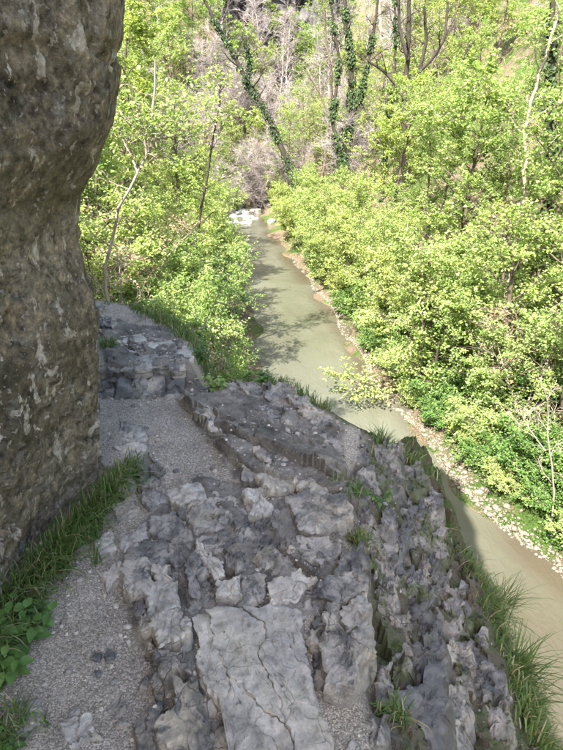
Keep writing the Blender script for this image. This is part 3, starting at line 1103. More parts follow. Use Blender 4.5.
def pebbles(pos, size, rng, flat=0.65):
    D, F = ico(1)
    n = len(pos)
    k = len(D)
    sc = size[:, None, None] * np.stack([rng.uniform(.75, 1.2, n), rng.uniform(.65, 1.1, n), rng.uniform(.45, .8, n) * flat / .65], 1)[:, None, :]
    V = D[None] * sc * rng.uniform(0.78, 1.18, (n, k, 1))
    a = rng.uniform(0, 6.283, n)
    ca, sa = np.cos(a)[:, None], np.sin(a)[:, None]
    tl = rng.normal(0, .35, n)[:, None]
    x, y, z = V[..., 0], V[..., 1], V[..., 2]
    y, z = y * np.cos(tl) - z * np.sin(tl), y * np.sin(tl) + z * np.cos(tl)
    V = np.stack([x * ca - y * sa, x * sa + y * ca, z], -1) + pos[:, None, :]
    Fa = (F[None] + (np.arange(n) * k)[:, None, None]).reshape(-1, 3)
    t = np.repeat(np.clip(rng.normal(.5, .22, n), 0, 1), len(F))
    return V.reshape(-1, 3), Fa, t


# ------------------------------------------------------------------ outer crag below the path rim
crag = ob('rock_outcrop', None, label='jagged mossy limestone outcrop breaking down from the path rim towards the river', cat='rock', loc=(0.7, 1.8, -0.4))


def outc(o):
    o.matrix_parent_inverse = crag.matrix_basis.inverted()


kids0 = set(path.children)
for i, (q, top, tl, mm) in enumerate([
    ([(396, 690), (440, 684), (446, 720), (448, 775), (392, 775)], .07, (.05, .1), 'dark'), ([(441, 686), (462, 700), (476, 770), (450, 775), (446, 720)], .05, (-.35, .1), 'slab'),
    ([(372, 455), (392, 450), (404, 462), (398, 478), (378, 474)], .08, (.1, .1), 'mossy'), ([(400, 468), (420, 470), (428, 492), (412, 500), (400, 488)], .09, (.2, .1), 'mossy'),
    ([(356, 478), (374, 474), (378, 496), (358, 498)], .07, (-.1, .1), 'slab'), ([(380, 482), (398, 482), (402, 504), (386, 512)], .06, (.2, .2), 'mossy'),
    ([(366, 530), (386, 520), (396, 534), (376, 548)], .08, (.1, .2), 'slab'), ([(396, 536), (412, 540), (416, 562), (400, 564)], .07, (.2, .1), 'mossy'),
    ([(414, 500), (430, 498), (440, 520), (426, 530)], .09, (.3, .1), 'slab'), ([(404, 512), (420, 520), (418, 540), (402, 532)], .06, (.1, .2), 'mossy'),
    ([(374, 556), (396, 560), (394, 590), (380, 586)], .06, (.1, .3), 'slab'), ([(398, 580), (412, 576), (416, 600), (402, 604)], .06, (.1, .2), 'mossy'),
    ([(412, 608), (432, 612), (436, 640), (416, 640)], .08, (.3, .1), 'dark'), ([(388, 616), (408, 620), (410, 650), (392, 650)], .05, (.1, .2), 'slab'),
    ([(404, 648), (438, 642), (444, 670), (420, 684), (402, 676)], .08, (.2, .3), 'dark'), ([(376, 680), (392, 676), (394, 716), (378, 712)], .07, (-.2, .1), 'slab'),
    ([(466, 672), (484, 668), (500, 690), (496, 710), (474, 700)], .08, (.2, .2), 'slab'), ([(480, 706), (504, 712), (506, 745), (484, 740)], .07, (.3, .1), 'mossy'),
    ([(430, 536), (446, 545), (448, 566), (434, 560)], .08, (.3, .1), 'mossy'), ([(368, 722), (388, 726), (386, 752), (368, 748)], .06, (-.2, .2), 'slab'),
    ([(420, 566), (436, 570), (440, 596), (424, 592)], .05, (.2, .2), 'slab'), ([(440, 606), (456, 612), (460, 640), (444, 636)], .06, (.2, .2), 'mossy')]):
    bed(P(*q), top * 1.15, tl, 0.22, 1.7 if i > 1 else 0.8, mm, name='rock', jagged=.42, bevel=.009, lean=.16)
rk_rng = np.random.default_rng(66)
for _ in range(78):
    px, py = rk_rng.uniform(356, 480), rk_rng.uniform(452, 740)
    if not inpoly((px, py), np.array([(356, 450), (425, 465), (450, 560), (480, 640), (505, 735), (400, 690), (375, 600), (352, 520)])):
        continue
    w_, h_ = rk_rng.uniform(5, 12), rk_rng.uniform(7, 16)
    bed(P((px - w_, py - h_ * .8), (px + w_ * .8, py - h_), (px + w_, py + h_ * .7), (px - w_ * .7, py + h_)), rk_rng.uniform(.03, .10), (rk_rng.normal(.15, .25), rk_rng.normal(.15, .25)), .18, 1.6, rk_rng.choice(['mossy', 'mossy', 'slab', 'dark']), name='rock', jagged=.45, lean=.16)
rubble([(356, 450), (425, 465), (450, 560), (480, 640), (500, 720), (400, 690), (375, 600), (352, 520)], 40, (0.014, 0.036), (0.015, 0.045), 21, 'mossy', 3, 0.4, 1.5, name='rock')
for o in set(path.children) - kids0:
    o.parent = crag
    outc(o)

rng = np.random.default_rng(12)
n = 46000
gxp = rng.uniform(-1.9, 1.1, n)
gyp = rng.uniform(0.72, 4.9, n)
ii = np.clip(np.searchsorted(lx, gxp), 1, len(lx) - 1)
jj = np.clip(np.searchsorted(ly, gyp), 1, len(ly) - 1)
dens = np.clip(0.45 + 1.7 * fbm(p3(gxp, gyp) * 3.4, 4, 61), 0.06, 1) * (1 - 0.35 * lrk[ii, jj]) * (1 - 0.85 * lsoil[ii, jj])
keep = (rng.random(n) < dens) & (gyp > 0.72)
gxp, gyp = gxp[keep], gyp[keep]
sz = np.clip(rng.lognormal(math.log(0.0032), 0.62, len(gxp)), 0.002, 0.016)
from mathutils.bvhtree import BVHTree
bv, bf, off_ = [], [], 0
for o in list(path.children) + list(crag.children):
    me = o.data
    co = np.empty(len(me.vertices) * 3)
    me.vertices.foreach_get('co', co)
    shift = np.array(o.location)
    co = co.reshape(-1, 3) + shift
    bv += co.tolist()
    bf += [[v + off_ for v in p.vertices] for p in me.polygons]
    off_ += len(co)
tree = BVHTree.FromPolygons(bv, bf)
zg = LZ_AT.arr(gxp, gyp)
ok = np.ones(len(gxp), bool)
for i in range(len(gxp)):
    hit = tree.ray_cast(Vector((gxp[i], gyp[i], 1.2)), Vector((0, 0, -1)))
    if hit[0] is not None and hit[0].z > zg[i]:
        # loose grit only stays on level places, and less of it
        ok[i] = hit[1].z > .9 and rng.random() < .10 and sz[i] < .008
        zg[i] = hit[0].z
gxp, gyp, zg, sz = gxp[ok], gyp[ok], zg[ok], sz[ok]
V, F, T = pebbles(p3(gxp, gyp, zg + sz * 0.2), sz, rng)
gv = ob('gravel', mesh_np('gravel', V, F, False, {'tint': ('FACE', T)}), M['gravel'], path, kind='stuff')

# ------------------------------------------------------------------ rock wall on the left
seg = np.hypot(*(np.diff(FOOT, axis=0).T))
cum = np.concatenate([[0], np.cumsum(seg)])
s_near0, s_near1 = 3.2, cum[9]
ss = np.concatenate([np.arange(0, s_near0, 0.12), np.arange(s_near0, s_near1, 0.0145), np.arange(s_near1, cum[-1], 0.12)])
# smooth the plan a little so that the corner is rounded
dense = np.linspace(0, cum[-1], 2000)
fx, fy = np.interp(dense, cum, FOOT[:, 0]), np.interp(dense, cum, FOOT[:, 1])
ker = np.hanning(33)
ker /= ker.sum()
fx = np.convolve(np.pad(fx, 16, 'edge'), ker, 'valid')
fy = np.convolve(np.pad(fy, 16, 'edge'), ker, 'valid')
bx_, by_ = np.interp(ss, dense, fx), np.interp(ss, dense, fy)
tx, ty = np.gradient(fx, dense), np.gradient(fy, dense)
tx, ty = np.interp(ss, dense, tx), np.interp(ss, dense, ty)
tn = np.hypot(tx, ty)
nx, ny = ty / tn, -tx / tn                       # outwards, over the path
zv = np.concatenate([np.arange(-0.8, 2.35, 0.014), np.arange(2.35, 9.0, 0.10)])
outz = np.interp(zv, [-.8, 0, .23, .55, .79, 1.0, 1.2, 1.34, 1.45, 1.57, 1.79, 1.97, 2.4, 3.3, 4.2, 9.0], [0, 0, .012, .04, .045, .03, .028, .066, .14, .21, .255, .29, .36, .40, .38, .3])
SS, ZZ = np.meshgrid(ss, zv, indexing='ij')
top_h = np.interp(by_, [-6, 1.0, 2.4, 3.2, 7], [7.2, 6.6, 5.0, 3.6, 3.0])
X0 = np.tile(bx_[:, None], (1, len(zv)))
Y0 = np.tile(by_[:, None], (1, len(zv)))
oz = np.tile(outz[None, :], (len(ss), 1))
pts = p3(X0, Y0, ZZ)
near_corner = np.exp(-((by_ - 2.15) / 0.8) ** 2)[:, None]
oz = oz * (0.55 + 0.45 * near_corner)
d = 0.20 * fbm(pts * 0.8, 3, 101) + 0.06 * fbm(pts * np.array([2.4, 2.4, 1.5]), 4, 102) + 0.024 * fbm(pts * np.array([8, 8, 4.5]), 4, 103) + 0.012 * fbm(pts * 24, 4, 104, .65)
# cleaved facets
rr = fbm(pts * np.array([3.2, 3.2, 1.7]), 2, 105)
d = d + 0.055 * (np.abs(rr) - 0.2)
crk = fbm(pts * np.array([1.3, 1.3, 2.2]), 4, 106)
d = d - 0.06 * np.exp(-(crk / 0.014) ** 2)
cr2 = fbm(pts * np.array([3.0, 3.0, 1.4]), 4, 107)
d = d - 0.03 * np.exp(-(cr2 / 0.012) ** 2)
# split blocks: stepped plates
st = fbm(pts * np.array([1.7, 1.7, 2.6]), 3, 108)
d = d + 0.16 * np.floor(st * 4) / 4
d = d.reshape(X0.shape)
# keep the corner silhouette close to the traced one
d = d * (1 - 0.72 * near_corner * np.exp(-((ZZ - 1.0) / 1.2) ** 4))
over = np.clip(ZZ - top_h[:, None], 0, None)
off = oz + d - over * 3.5
XW = X0 + nx[:, None] * off
YW = Y0 + ny[:, None] * off
ZW = np.where(over > 0, top_h[:, None] + over * 0.25, ZZ) + 0.15 * d
wall = ob('rock_wall', mesh_np('rock_wall', p3(XW, YW, ZW), grid_faces(len(ss), len(zv), True)), M['wall'],
          label='tall overhanging brown rock face with pale lichen patches beside the path', cat='rock face')

# ------------------------------------------------------------------ plants: generators
def tube(pts, r0, r1, sides=5):
    pts = np.asarray(pts, float)
    k = len(pts)
    t = np.gradient(pts, axis=0)
    t /= np.maximum(np.linalg.norm(t, axis=1, keepdims=True), 1e-9)
    ref = np.array([0.31, 0.77, 0.1]) if abs(t[0][2]) > .6 else np.array([0.1, 0.05, 1.0])
    u = np.cross(t, ref)
    u /= np.maximum(np.linalg.norm(u, axis=1, keepdims=True), 1e-9)
    v = np.cross(t, u)
    r = np.linspace(r0, r1, k) if np.isscalar(r0) else np.asarray(r0)
    a = np.arange(sides) / sides * 2 * math.pi
    V = pts[:, None, :] + r[:, None, None] * (np.cos(a)[None, :, None] * u[:, None, :] + np.sin(a)[None, :, None] * v[:, None, :])
    i = np.arange(k - 1)[:, None] * sides
    j = np.arange(sides)[None, :]
    j2 = (j + 1) % sides
    F = np.stack([i + j, i + j2, i + sides + j2, i + sides + j], -1).reshape(-1, 4)
    return V.reshape(-1, 3), F


class Wood:
    def __init__(s):
        s.V, s.F, s.n = [], [], 0

    def add(s, pts, r0, r1, sides=5):
        v, f = tube(pts, r0, r1, sides)
        s.V.append(v)
        s.F.append(f + s.n)
        s.n += len(v)

    def mesh(s, name):
        return mesh_np(name, np.concatenate(s.V), np.concatenate(s.F))


def leaf_mesh(name, pos, dirs, nrm, size, rng, tint=None, aspect=0.62, fold=0.25):
    """six-cornered leaves folded on the midrib"""
    pos, dirs, nrm = map(np.asarray, (pos, dirs, nrm))
    n = len(pos)
    dirs = dirs / np.maximum(np.linalg.norm(dirs, axis=1, keepdims=True), 1e-9)
    side = np.cross(dirs, nrm)
    side /= np.maximum(np.linalg.norm(side, axis=1, keepdims=True), 1e-9)
    up = np.cross(side, dirs)
    L = size[:, None]
    W = size[:, None] * aspect * rng.uniform(.75, 1.2, (n, 1))
    f = fold
    v = [pos,
         pos + dirs * L * .36 + side * W * .5 + up * W * f, pos + dirs * L * .72 + side * W * .40 + up * W * f * .6,
         pos + dirs * L - up * L * .14,
         pos + dirs * L * .72 - side * W * .40 + up * W * f * .6, pos + dirs * L * .36 - side * W * .5 + up * W * f]
    V = np.stack(v, 1).reshape(-1, 3)
    b = (np.arange(n) * 6)[:, None]
    F = np.concatenate([b + np.array([[0, 1, 2, 3]]), b + np.array([[0, 3, 4, 5]])])
    if tint is None:
        tint = np.clip(rng.normal(.5, .22, n), 0, 1)
    return mesh_np(name, V, F, False, {'tint': ('FACE', np.concatenate([tint, tint]))})


def unit(v):
    return v / max(np.linalg.norm(v), 1e-9)


def bend(p, d, L, k, rng, wob=0.15, lift=0.0):
    pts = [p]
    d = unit(d)
    for i in range(k):
        d = unit(d + rng.normal(0, wob, 3) + np.array([0, 0, lift]))
        pts.append(pts[-1] + d * L / k)
    return np.array(pts)


def grow(seed, stems, limb_n=12, limb_len=1.6, limb_el=(0.1, 0.9), start=0.25, sub_n=6, twig_n=5, leaves=10, leaf=(0.05, 0.10), lift=0.05, twig_len=0.45, leaf_tilt=0.45, thin=0.0, twig_r=0.0035):
    """returns wood and leaf arrays; stems = list of (points, r0, r1)"""
    rng = np.random.default_rng(seed)
    w = Wood()
    lp, ldir, lnr, lsz = [], [], [], []
    twigs = []
    for pts, r0, r1 in stems:
        pts = np.asarray(pts, float)
        cumL = np.concatenate([[0], np.cumsum(np.linalg.norm(np.diff(pts, axis=0), axis=1))])
        tt = np.linspace(0, cumL[-1], max(8, int(cumL[-1] / 0.3)))
        sp = np.stack([np.interp(tt, cumL, pts[:, i]) for i in range(3)], 1)
        sp[1:] += rng.normal(0, 0.012 * cumL[-1] / 3, sp[1:].shape) * 0.6
        w.add(sp, r0, r1, 8)
        az = rng.uniform(0, 6.28)
        for i in range(limb_n):
            f = start + (1 - start) * ((i + rng.uniform(0, 1)) / limb_n)
            q = f * (len(sp) - 1)
            a, fr = int(min(q, len(sp) - 2)), q - int(min(q, len(sp) - 2))
            p = sp[a] * (1 - fr) + sp[a + 1] * fr
            az += 2.4 + rng.normal(0, .3)
            el = rng.uniform(*limb_el)
            dd = np.array([math.cos(az) * math.cos(el), math.sin(az) * math.cos(el), math.sin(el)])
            L = limb_len * rng.uniform(.6, 1.15) * (1.0 - 0.55 * max(0, f - .4) / .6)
            lb = bend(p, dd, L, 6, rng, 0.16, lift)
            rl = max(0.006, (r0 * (1 - f) + r1 * f) * 0.42)
            w.add(lb, rl, rl * .3, 5)
            for j in range(sub_n):
                g = 0.25 + 0.75 * (j + rng.uniform(0, 1)) / sub_n
                q2 = g * 6
                a2 = int(min(q2, 5))
                ps = lb[a2] + (lb[a2 + 1] - lb[a2]) * (q2 - a2)
                ds = unit(unit(lb[a2 + 1] - lb[a2]) + rng.normal(0, .75, 3) * np.array([1, 1, .6]))
                sb = bend(ps, ds, L * rng.uniform(.25, .5), 4, rng, .2, lift)
                w.add(sb, max(rl * .4, twig_r * 1.3), max(rl * .15, twig_r * .8), 4)
                for k in range(twig_n):
                    h = 0.2 + 0.8 * (k + rng.uniform(0, 1)) / twig_n
                    q3 = h * 4
                    a3 = int(min(q3, 3))
                    pt = sb[a3] + (sb[a3 + 1] - sb[a3]) * (q3 - a3)
                    dt = unit(unit(sb[a3 + 1] - sb[a3]) + rng.normal(0, .8, 3) * np.array([1, 1, .55]))
                    twigs.append((pt, dt, twig_len * rng.uniform(.5, 1.2)))
                    tw = bend(pt, dt, twigs[-1][2], 2, rng, .15, 0)
                    w.add(tw, twig_r, twig_r * .45, 3)
    if leaves and twigs:
        tp = np.array([t[0] for t in twigs])
        td = np.array([t[1] for t in twigs])
        tl = np.array([t[2] for t in twigs])
        k = rng.random(len(tp)) > thin
        tp, td, tl = tp[k], td[k], tl[k]
        n = len(tp) * leaves
        r = np.repeat(np.arange(len(tp)), leaves)
        u = rng.uniform(.15, 1.08, n)
        az = rng.uniform(0, 6.283, n)
        rad = np.stack([np.cos(az), np.sin(az), rng.normal(-.1, .35, n)], 1)
        pos = tp[r] + td[r] * (tl[r] * u)[:, None] + rad * rng.uniform(.01, .07, n)[:, None]
        dr = rad + td[r] * 0.7
        nr = np.stack([rng.normal(0, leaf_tilt, n), rng.normal(0, leaf_tilt, n), np.ones(n)], 1)
        return w, (pos, dr, nr, rng.uniform(leaf[0], leaf[1], n)), rng
    return w, None, rng


def plant(name, seed, stems, leafm, barkm, label=None, cat=None, group=None, loc=(0, 0, 0), rot=0, scale=1.0, crown='crown', aspect=0.7, **kw):
    w, lf, rng = grow(seed, stems, **kw)
    root = ob(name, None, label=label, cat=cat, group=group, loc=loc)
    root.rotation_euler = (0, 0, rot)
    root.scale = (scale,) * 3
    ob('trunk', w.mesh('trunk'), M[barkm], root)
    if lf is not None:
        ob(crown, leaf_mesh(crown, lf[0], lf[1], lf[2], lf[3], rng, aspect=aspect), M[leafm], root)
    return root


def copy_tree(root, loc, rot, scale, label=None, group=None):
    r = root.copy()
    COL.objects.link(r)
    r.location = loc
    r.rotation_euler = (0, 0, rot)
    r.scale = (scale, scale, scale) if np.isscalar(scale) else scale
    if label:
        r['label'] = label
    if group:
        r['group'] = group
    for ch in root.children:
        c = ch.copy()
        COL.objects.link(c)
        c.parent = r
    return r


def tz(x, y):
    return float(terrain(np.array([x]), np.array([y]))[0])


def stems_for(seed, h, n, spread, r0, lean=0.12):
    rng = np.random.default_rng(seed)
    out = []
    for i in range(n):
        a = i / n * 6.283 + rng.uniform(-.4, .4)
        pts = [np.array([0, 0, -.25]) + np.array([math.cos(a), math.sin(a), 0]) * .06 * (n > 1)]
        d = unit(np.array([math.cos(a) * spread, math.sin(a) * spread, 1.0]))
        for k in range(6):
            d = unit(d + rng.normal(0, lean, 3) + np.array([0, 0, .12]))
            pts.append(pts[-1] + d * (h + .25) / 6 * rng.uniform(.9, 1.1))
        out.append((pts, r0 * rng.uniform(.7, 1.1), r0 * .15))
    return out


class Kind:
    """first use places the prototype, later ones are copies"""
    def __init__(s, **kw):
        s.kw = kw
        s.root = None

    def put(s, x, y, rot, sc, label, group=None, cat=None, z=None):
        z = tz(x, y) if z is None else z
        if s.root is None:
            s.root = plant(loc=(x, y, z), rot=rot, label=label, group=group, cat=cat, **s.kw)
            s.root.scale = (sc,) * 3
            return s.root
        r = copy_tree(s.root, (x, y, z), rot, sc, label, None)
        if group:
            r['group'] = group
        elif 'group' in r:
            del r['group']
        if cat:
            r['category'] = cat
        return r


K_bushA = Kind(name='leafy_shrub', seed=11, stems=stems_for(11, 3.6, 4, .45, .045), leafm='fresh', barkm='bark', limb_n=9, limb_len=1.35, start=.12, sub_n=5, twig_n=4, leaves=19, leaf=(.04, .078), aspect=.62, crown='foliage')
K_bushB = Kind(name='leafy_shrub', seed=12, stems=stems_for(12, 3.0, 5, .6, .035), leafm='yellow', barkm='bark', limb_n=8, limb_len=1.15, start=.08, sub_n=5, twig_n=4, leaves=17, leaf=(.038, .08), aspect=.8, crown='foliage')
K_treeA = Kind(name='broadleaf_tree', seed=13, stems=stems_for(13, 7.0, 1, .05, .11, .05), leafm='fresh', barkm='bark', limb_n=26, limb_len=2.3, limb_el=(-.05, .8), start=.18, sub_n=6, twig_n=5, leaves=17, leaf=(.05, .105), aspect=.9)
K_treeB = Kind(name='broadleaf_tree', seed=14, stems=stems_for(14, 6.2, 2, .2, .08, .06), leafm='yellow', barkm='bark', limb_n=17, limb_len=2.0, limb_el=(-.05, .8), start=.15, sub_n=6, twig_n=5, leaves=18, leaf=(.045, .085), aspect=.52)
K_slim = Kind(name='broadleaf_tree', seed=15, stems=stems_for(15, 8.0, 1, .03, .075, .05), leafm='fresh', barkm='darkbark', limb_n=24, limb_len=1.7, limb_el=(.1, .9), start=.2, sub_n=5, twig_n=5, leaves=9, leaf=(.05, .10))
K_low = Kind(name='low_shrub', seed=16, stems=stems_for(16, 1.1, 6, .9, .016, .2), leafm='deep', barkm='bark', limb_n=6, limb_len=.6, start=.05, sub_n=4, twig_n=4, leaves=12, leaf=(.04, .085), twig_len=.25, crown='foliage')
K_lowy = Kind(name='low_shrub', seed=17, stems=stems_for(17, 1.3, 5, .8, .016, .2), leafm='yellow', barkm='palebark', limb_n=6, limb_len=.7, start=.05, sub_n=4, twig_n=4, leaves=11, leaf=(.04, .085), twig_len=.28, crown='foliage')
K_bare = Kind(name='bare_shrub', seed=18, stems=stems_for(18, 4.8, 5, .35, .035, .08), leafm='fresh', barkm='twig', limb_n=12, limb_len=1.7, limb_el=(.3, 1.1), start=.15, sub_n=7, twig_n=6, leaves=0, twig_len=.7, twig_r=.009)
K_hill = Kind(name='hillside_tree', seed=19, stems=stems_for(19, 9.5, 1, .06, .13, .06), leafm='yellow', barkm='bark', limb_n=22, limb_len=2.6, limb_el=(.2, 1.0), start=.35, sub_n=6, twig_n=5, leaves=5, leaf=(.07, .14), thin=.25)
K_hillfull = Kind(name='hillside_tree', seed=23, stems=stems_for(23, 8.0, 1, .06, .12, .06), leafm='fresh', barkm='bark', limb_n=24, limb_len=2.6, limb_el=(0, .9), start=.2, sub_n=6, twig_n=5, leaves=8, leaf=(.08, .15))
K_dry = Kind(name='withered_shrub', seed=24, stems=stems_for(24, 2.6, 4, .4, .03), leafm='dry', barkm='palebark', limb_n=7, limb_len=.9, start=.2, sub_n=4, twig_n=4, leaves=3, leaf=(.05, .09), thin=.4, crown='foliage')
K_hillbare = Kind(name='bare_tree', seed=20, stems=stems_for(20, 10, 1, .06, .14, .06), leafm='dry', barkm='twig', limb_n=22, limb_len=2.6, limb_el=(.3, 1.1), start=.25, sub_n=6, twig_n=6, leaves=0, twig_len=.8, twig_r=.010)

rng = np.random.default_rng(99)


def R():
    return float(rng.uniform(0, 6.283))


def wx(y, s):
    return float(cxf(y)) + s


# --- right bank, from near to far
G_R = 'leafy shrubs along the far river bank'
L_RA = 'bright green leafy shrub on the far bank above the pebbles'
L_RB = 'yellow-green leafy shrub on the far bank above the pebbles'
for i, (y, s, sc) in enumerate([(5.0, 5.6, .8), (7.2, 4.9, .85), (9.4, 4.2, .85), (11.2, 3.5, .9), (13.2, 3.3, .95), (15.6, 3.2, 1.0), (18.2, 3.2, 1.05), (21.0, 3.2, 1.05), (24, 3.1, 1.1), (27.5, 3.2, 1.1), (31, 3.3, 1.1), (34.5, 3.5, 1.0)]):
    k, l = ((K_bushA, L_RA), (K_bushB, L_RB))[i % 2]
    k.put(wx(y, s), y, R(), sc, l, G_R + (', bright green' if i % 2 == 0 else ', yellow-green'), 'shrub')
for i, (y, s, sc) in enumerate([(23, 2.5, .8), (27, 2.6, .85), (30, 2.6, .9), (33.5, 2.7, .9), (24.5, -2.6, .7), (28.5, -2.7, .75), (33, -2.8, .8), (18, -2.7, .6)]):
    K_bushB.put(wx(y, s), y, R(), sc, 'small yellow-green shrub overhanging the %s edge of the water' % ('far' if s > 0 else 'near'), 'small shrubs overhanging the water, %s side' % ('far' if s > 0 else 'near'), 'shrub')
G_RT = 'leafy trees on the slope across the river'
for i, (y, s, sc) in enumerate([(6.5, 7.6, .85), (9.8, 6.6, .95), (12.6, 5.8, .95), (15.4, 6.2, 1.0), (18.6, 5.6, 1.0), (22.5, 6.2, 1.05), (26.5, 5.8, 1.0), (11.5, 9.6, 1.0), (15.8, 9.8, 1.05), (20.5, 10.0, 1.05), (9.0, 11.0, 1.0)]):
    k, l = ((K_treeA, 'green broadleaf tree on the slope across the river'), (K_treeB, 'forked yellow-green broadleaf tree on the slope across the river'))[i % 2]
    k.put(wx(y, s), y, R(), sc, l, G_RT + (', green' if i % 2 == 0 else ', forked'), 'tree')
for i, (y, s, sc) in enumerate([(6.2, 3.6, .75), (7.6, 3.4, .8), (8.8, 3.0, .8), (10.2, 2.8, .8), (11.8, 2.75, .85), (13.5, 2.7, .9), (15.2, 2.6, .9), (17, 2.6, .9), (19, 2.6, 1), (21.6, 2.6, 1), (24.5, 2.6, 1.0), (8.2, 4.4, .9), (10.4, 4.4, .9), (5.2, 4.0, .8)]):
    k, l = ((K_low, 'low dark green shrub at the edge of the pebble strip'), (K_lowy, 'low yellow-green shrub at the edge of the pebble strip'))[i % 2]
    k.put(wx(y, s), y, R(), sc, l, 'low shrubs at the foot of the far bank' + (', dark green' if i % 2 == 0 else ', yellow-green'), 'shrub')

for i, (y, s, sc) in enumerate([(4.4, 3.0, .5), (5.4, 2.75, .5), (6.3, 2.6, .55), (7.1, 2.55, .5), (7.9, 2.5, .55), (8.7, 2.45, .5), (9.5, 2.4, .55), (10.4, 2.35, .5), (11.2, 2.35, .55), (12.2, 2.3, .55), (13.3, 2.3, .6), (14.5, 2.3, .6), (16, 2.3, .65), (17.8, 2.3, .7), (19.8, 2.3, .7), (6.8, 3.1, .7), (8.3, 3.0, .7), (5.8, 3.4, .7)]):
    (K_lowy if i % 2 else K_low).put(wx(y, s + .12 * math.sin(i * 2.1)), y, R(), sc, ('small yellow-green bush right at the pebbly waterline', 'small dark green bush right at the pebbly waterline')[(i + 1) % 2], 'small waterline bushes' + (', dark green' if i % 2 == 0 else ', yellow-green'), 'shrub')
# --- left bank below the path
for i, (y, s, sc) in enumerate([(8.2, -4.6, .75), (9.8, -3.7, .75), (11.8, -3.9, .85), (14.0, -3.4, .8), (16.5, -3.8, .95), (19.5, -3.5, 1.0), (23, -3.6, 1.05), (27, -3.7, 1.1), (31, -3.8, 1.1), (35, -3.6, 1.0), (10.5, -5.8, .9), (13.5, -6.0, 1.0)]):
    k, l = ((K_bushA, 'bright green leafy shrub on the near bank beyond the path'), (K_bushB, 'yellow-green leafy shrub on the near bank beyond the path'))[(i + 1) % 2]
    k.put(wx(y, s), y, R(), sc, l, 'leafy shrubs on the near bank' + (', bright green' if i % 2 else ', yellow-green'), 'shrub')
for i, (y, s, sc) in enumerate([(12.0, -7.6, .85), (16.0, -6.4, .85), (20.5, -6.4, .95), (25.5, -6.6, 1.0), (31, -6.6, 1.05), (17.5, -9.5, .95), (24, -10.0, 1.0), (14.0, -10.2, .9)]):
    k, l = ((K_treeA, 'green broadleaf tree behind the near-bank shrubs'), (K_treeB, 'forked yellow-green tree on the slope behind the near-bank shrubs'))[i % 2]
    k.put(wx(y, s), y, R(), sc, l, 'leafy trees on the near slope' + (', green' if i % 2 == 0 else ', forked'), 'tree')
for i, (x, y, sc) in enumerate([(-0.7, 5.6, .62), (-1.4, 6.3, .7), (-2.3, 6.6, .7), (-0.5, 7.0, .75), (-1.9, 8.0, .8), (-3.1, 7.9, .8), (0.0, 8.6, .8), (-1.0, 10, .9)]):
    k, l = ((K_low, 'low dark green shrub just below the path edge'), (K_lowy, 'low yellow-green shrub just below the path edge'))[i % 3 == 2]
    k.put(x, y, R(), sc, l, 'low shrubs below the path edge' + (', dark green' if i % 3 != 2 else ', yellow-green'), 'shrub')

for i, (x, y, sc) in enumerate([(-3.4, 9.2, .9), (-2.0, 10.6, .9), (-4.2, 12.5, 1.1), (-1.6, 8.4, .6), (5.6, 10.5, .9)]):
    K_dry.put(x, y, R(), sc, 'withered shrub with brown leaves among the green ones' if i < 4 else 'withered brown shrub behind the far-bank shrubs', 'withered shrubs on the near bank' if i < 4 else None, 'shrub')
# --- far hillside
hr = np.random.default_rng(404)
spots = []
for _ in range(6000):
    if len(spots) >= 62:
        break
    y = hr.uniform(27, 60)
    x = hr.uniform(-0.45 * y, 0.58 * y)
    s = float(sdist(x, y))
    if abs(s) < (4.4 if y < 46 else 1.2) or (s > 0 and s < 9 and y < 30):
        continue
    if any(math.hypot(x - a, y - b) < 2.7 for a, b in spots):
        continue
    spots.append((x, y))
for _ in range(8000):
    if len(spots) >= 130:
        break
    y = hr.uniform(43.5, 60)
    x = hr.uniform(-12, 0.33 * y)
    if abs(float(sdist(x, y))) < (3.2 if y < 47.5 else 0):
        continue
    if any(math.hypot(x - a, y - b) < 1.75 for a, b in spots):
        continue
    spots.append((x, y))
for i, (x, y) in enumerate(spots):
    near_cliff = -7 < x < 2.5 and y > 46
    c = hr.random()
    sc = hr.uniform(.7, 1.0)
    if near_cliff and c < .32 or c < .10:
        K_bare.put(x, y, R(), sc * 1.25, 'leafless pinkish-brown twiggy shrub on the hillside at the valley head', 'bare twiggy shrubs at the valley head', 'shrub')
    elif c < (.5 if near_cliff else .28):
        K_hillbare.put(x, y, R(), sc, 'tall leafless pale brown tree on the far hillside', 'bare trees on the far hillside', 'tree')
    elif c < .72:
        K_hill.put(x, y, R(), sc * .9, 'thinly leafed yellow-green tree on the hillside at the valley head', 'thinly leafed trees on the far hillside', 'tree')
    else:
        K_hillfull.put(x, y, R(), sc * .9, 'full-crowned fresh green tree on the far hillside', 'full-crowned trees on the far hillside', 'tree')
for i, (x, y, sc) in enumerate([(-5.0, 43.5, .8), (-4.6, 46.5, .9), (-2.2, 48.3, .8), (-0.3, 47.2, .8), (1.2, 44.5, .8), (-6.2, 40.5, .7)]):
    (K_bushB if i % 2 else K_bare).put(x, y, R(), sc, ('yellow-green leafy shrub beside the rapids at the river bend', 'leafless twiggy shrub beside the rapids at the river bend')[(i + 1) % 2], ('leafy', 'leafless')[(i + 1) % 2] + ' shrubs beside the rapids', 'shrub')

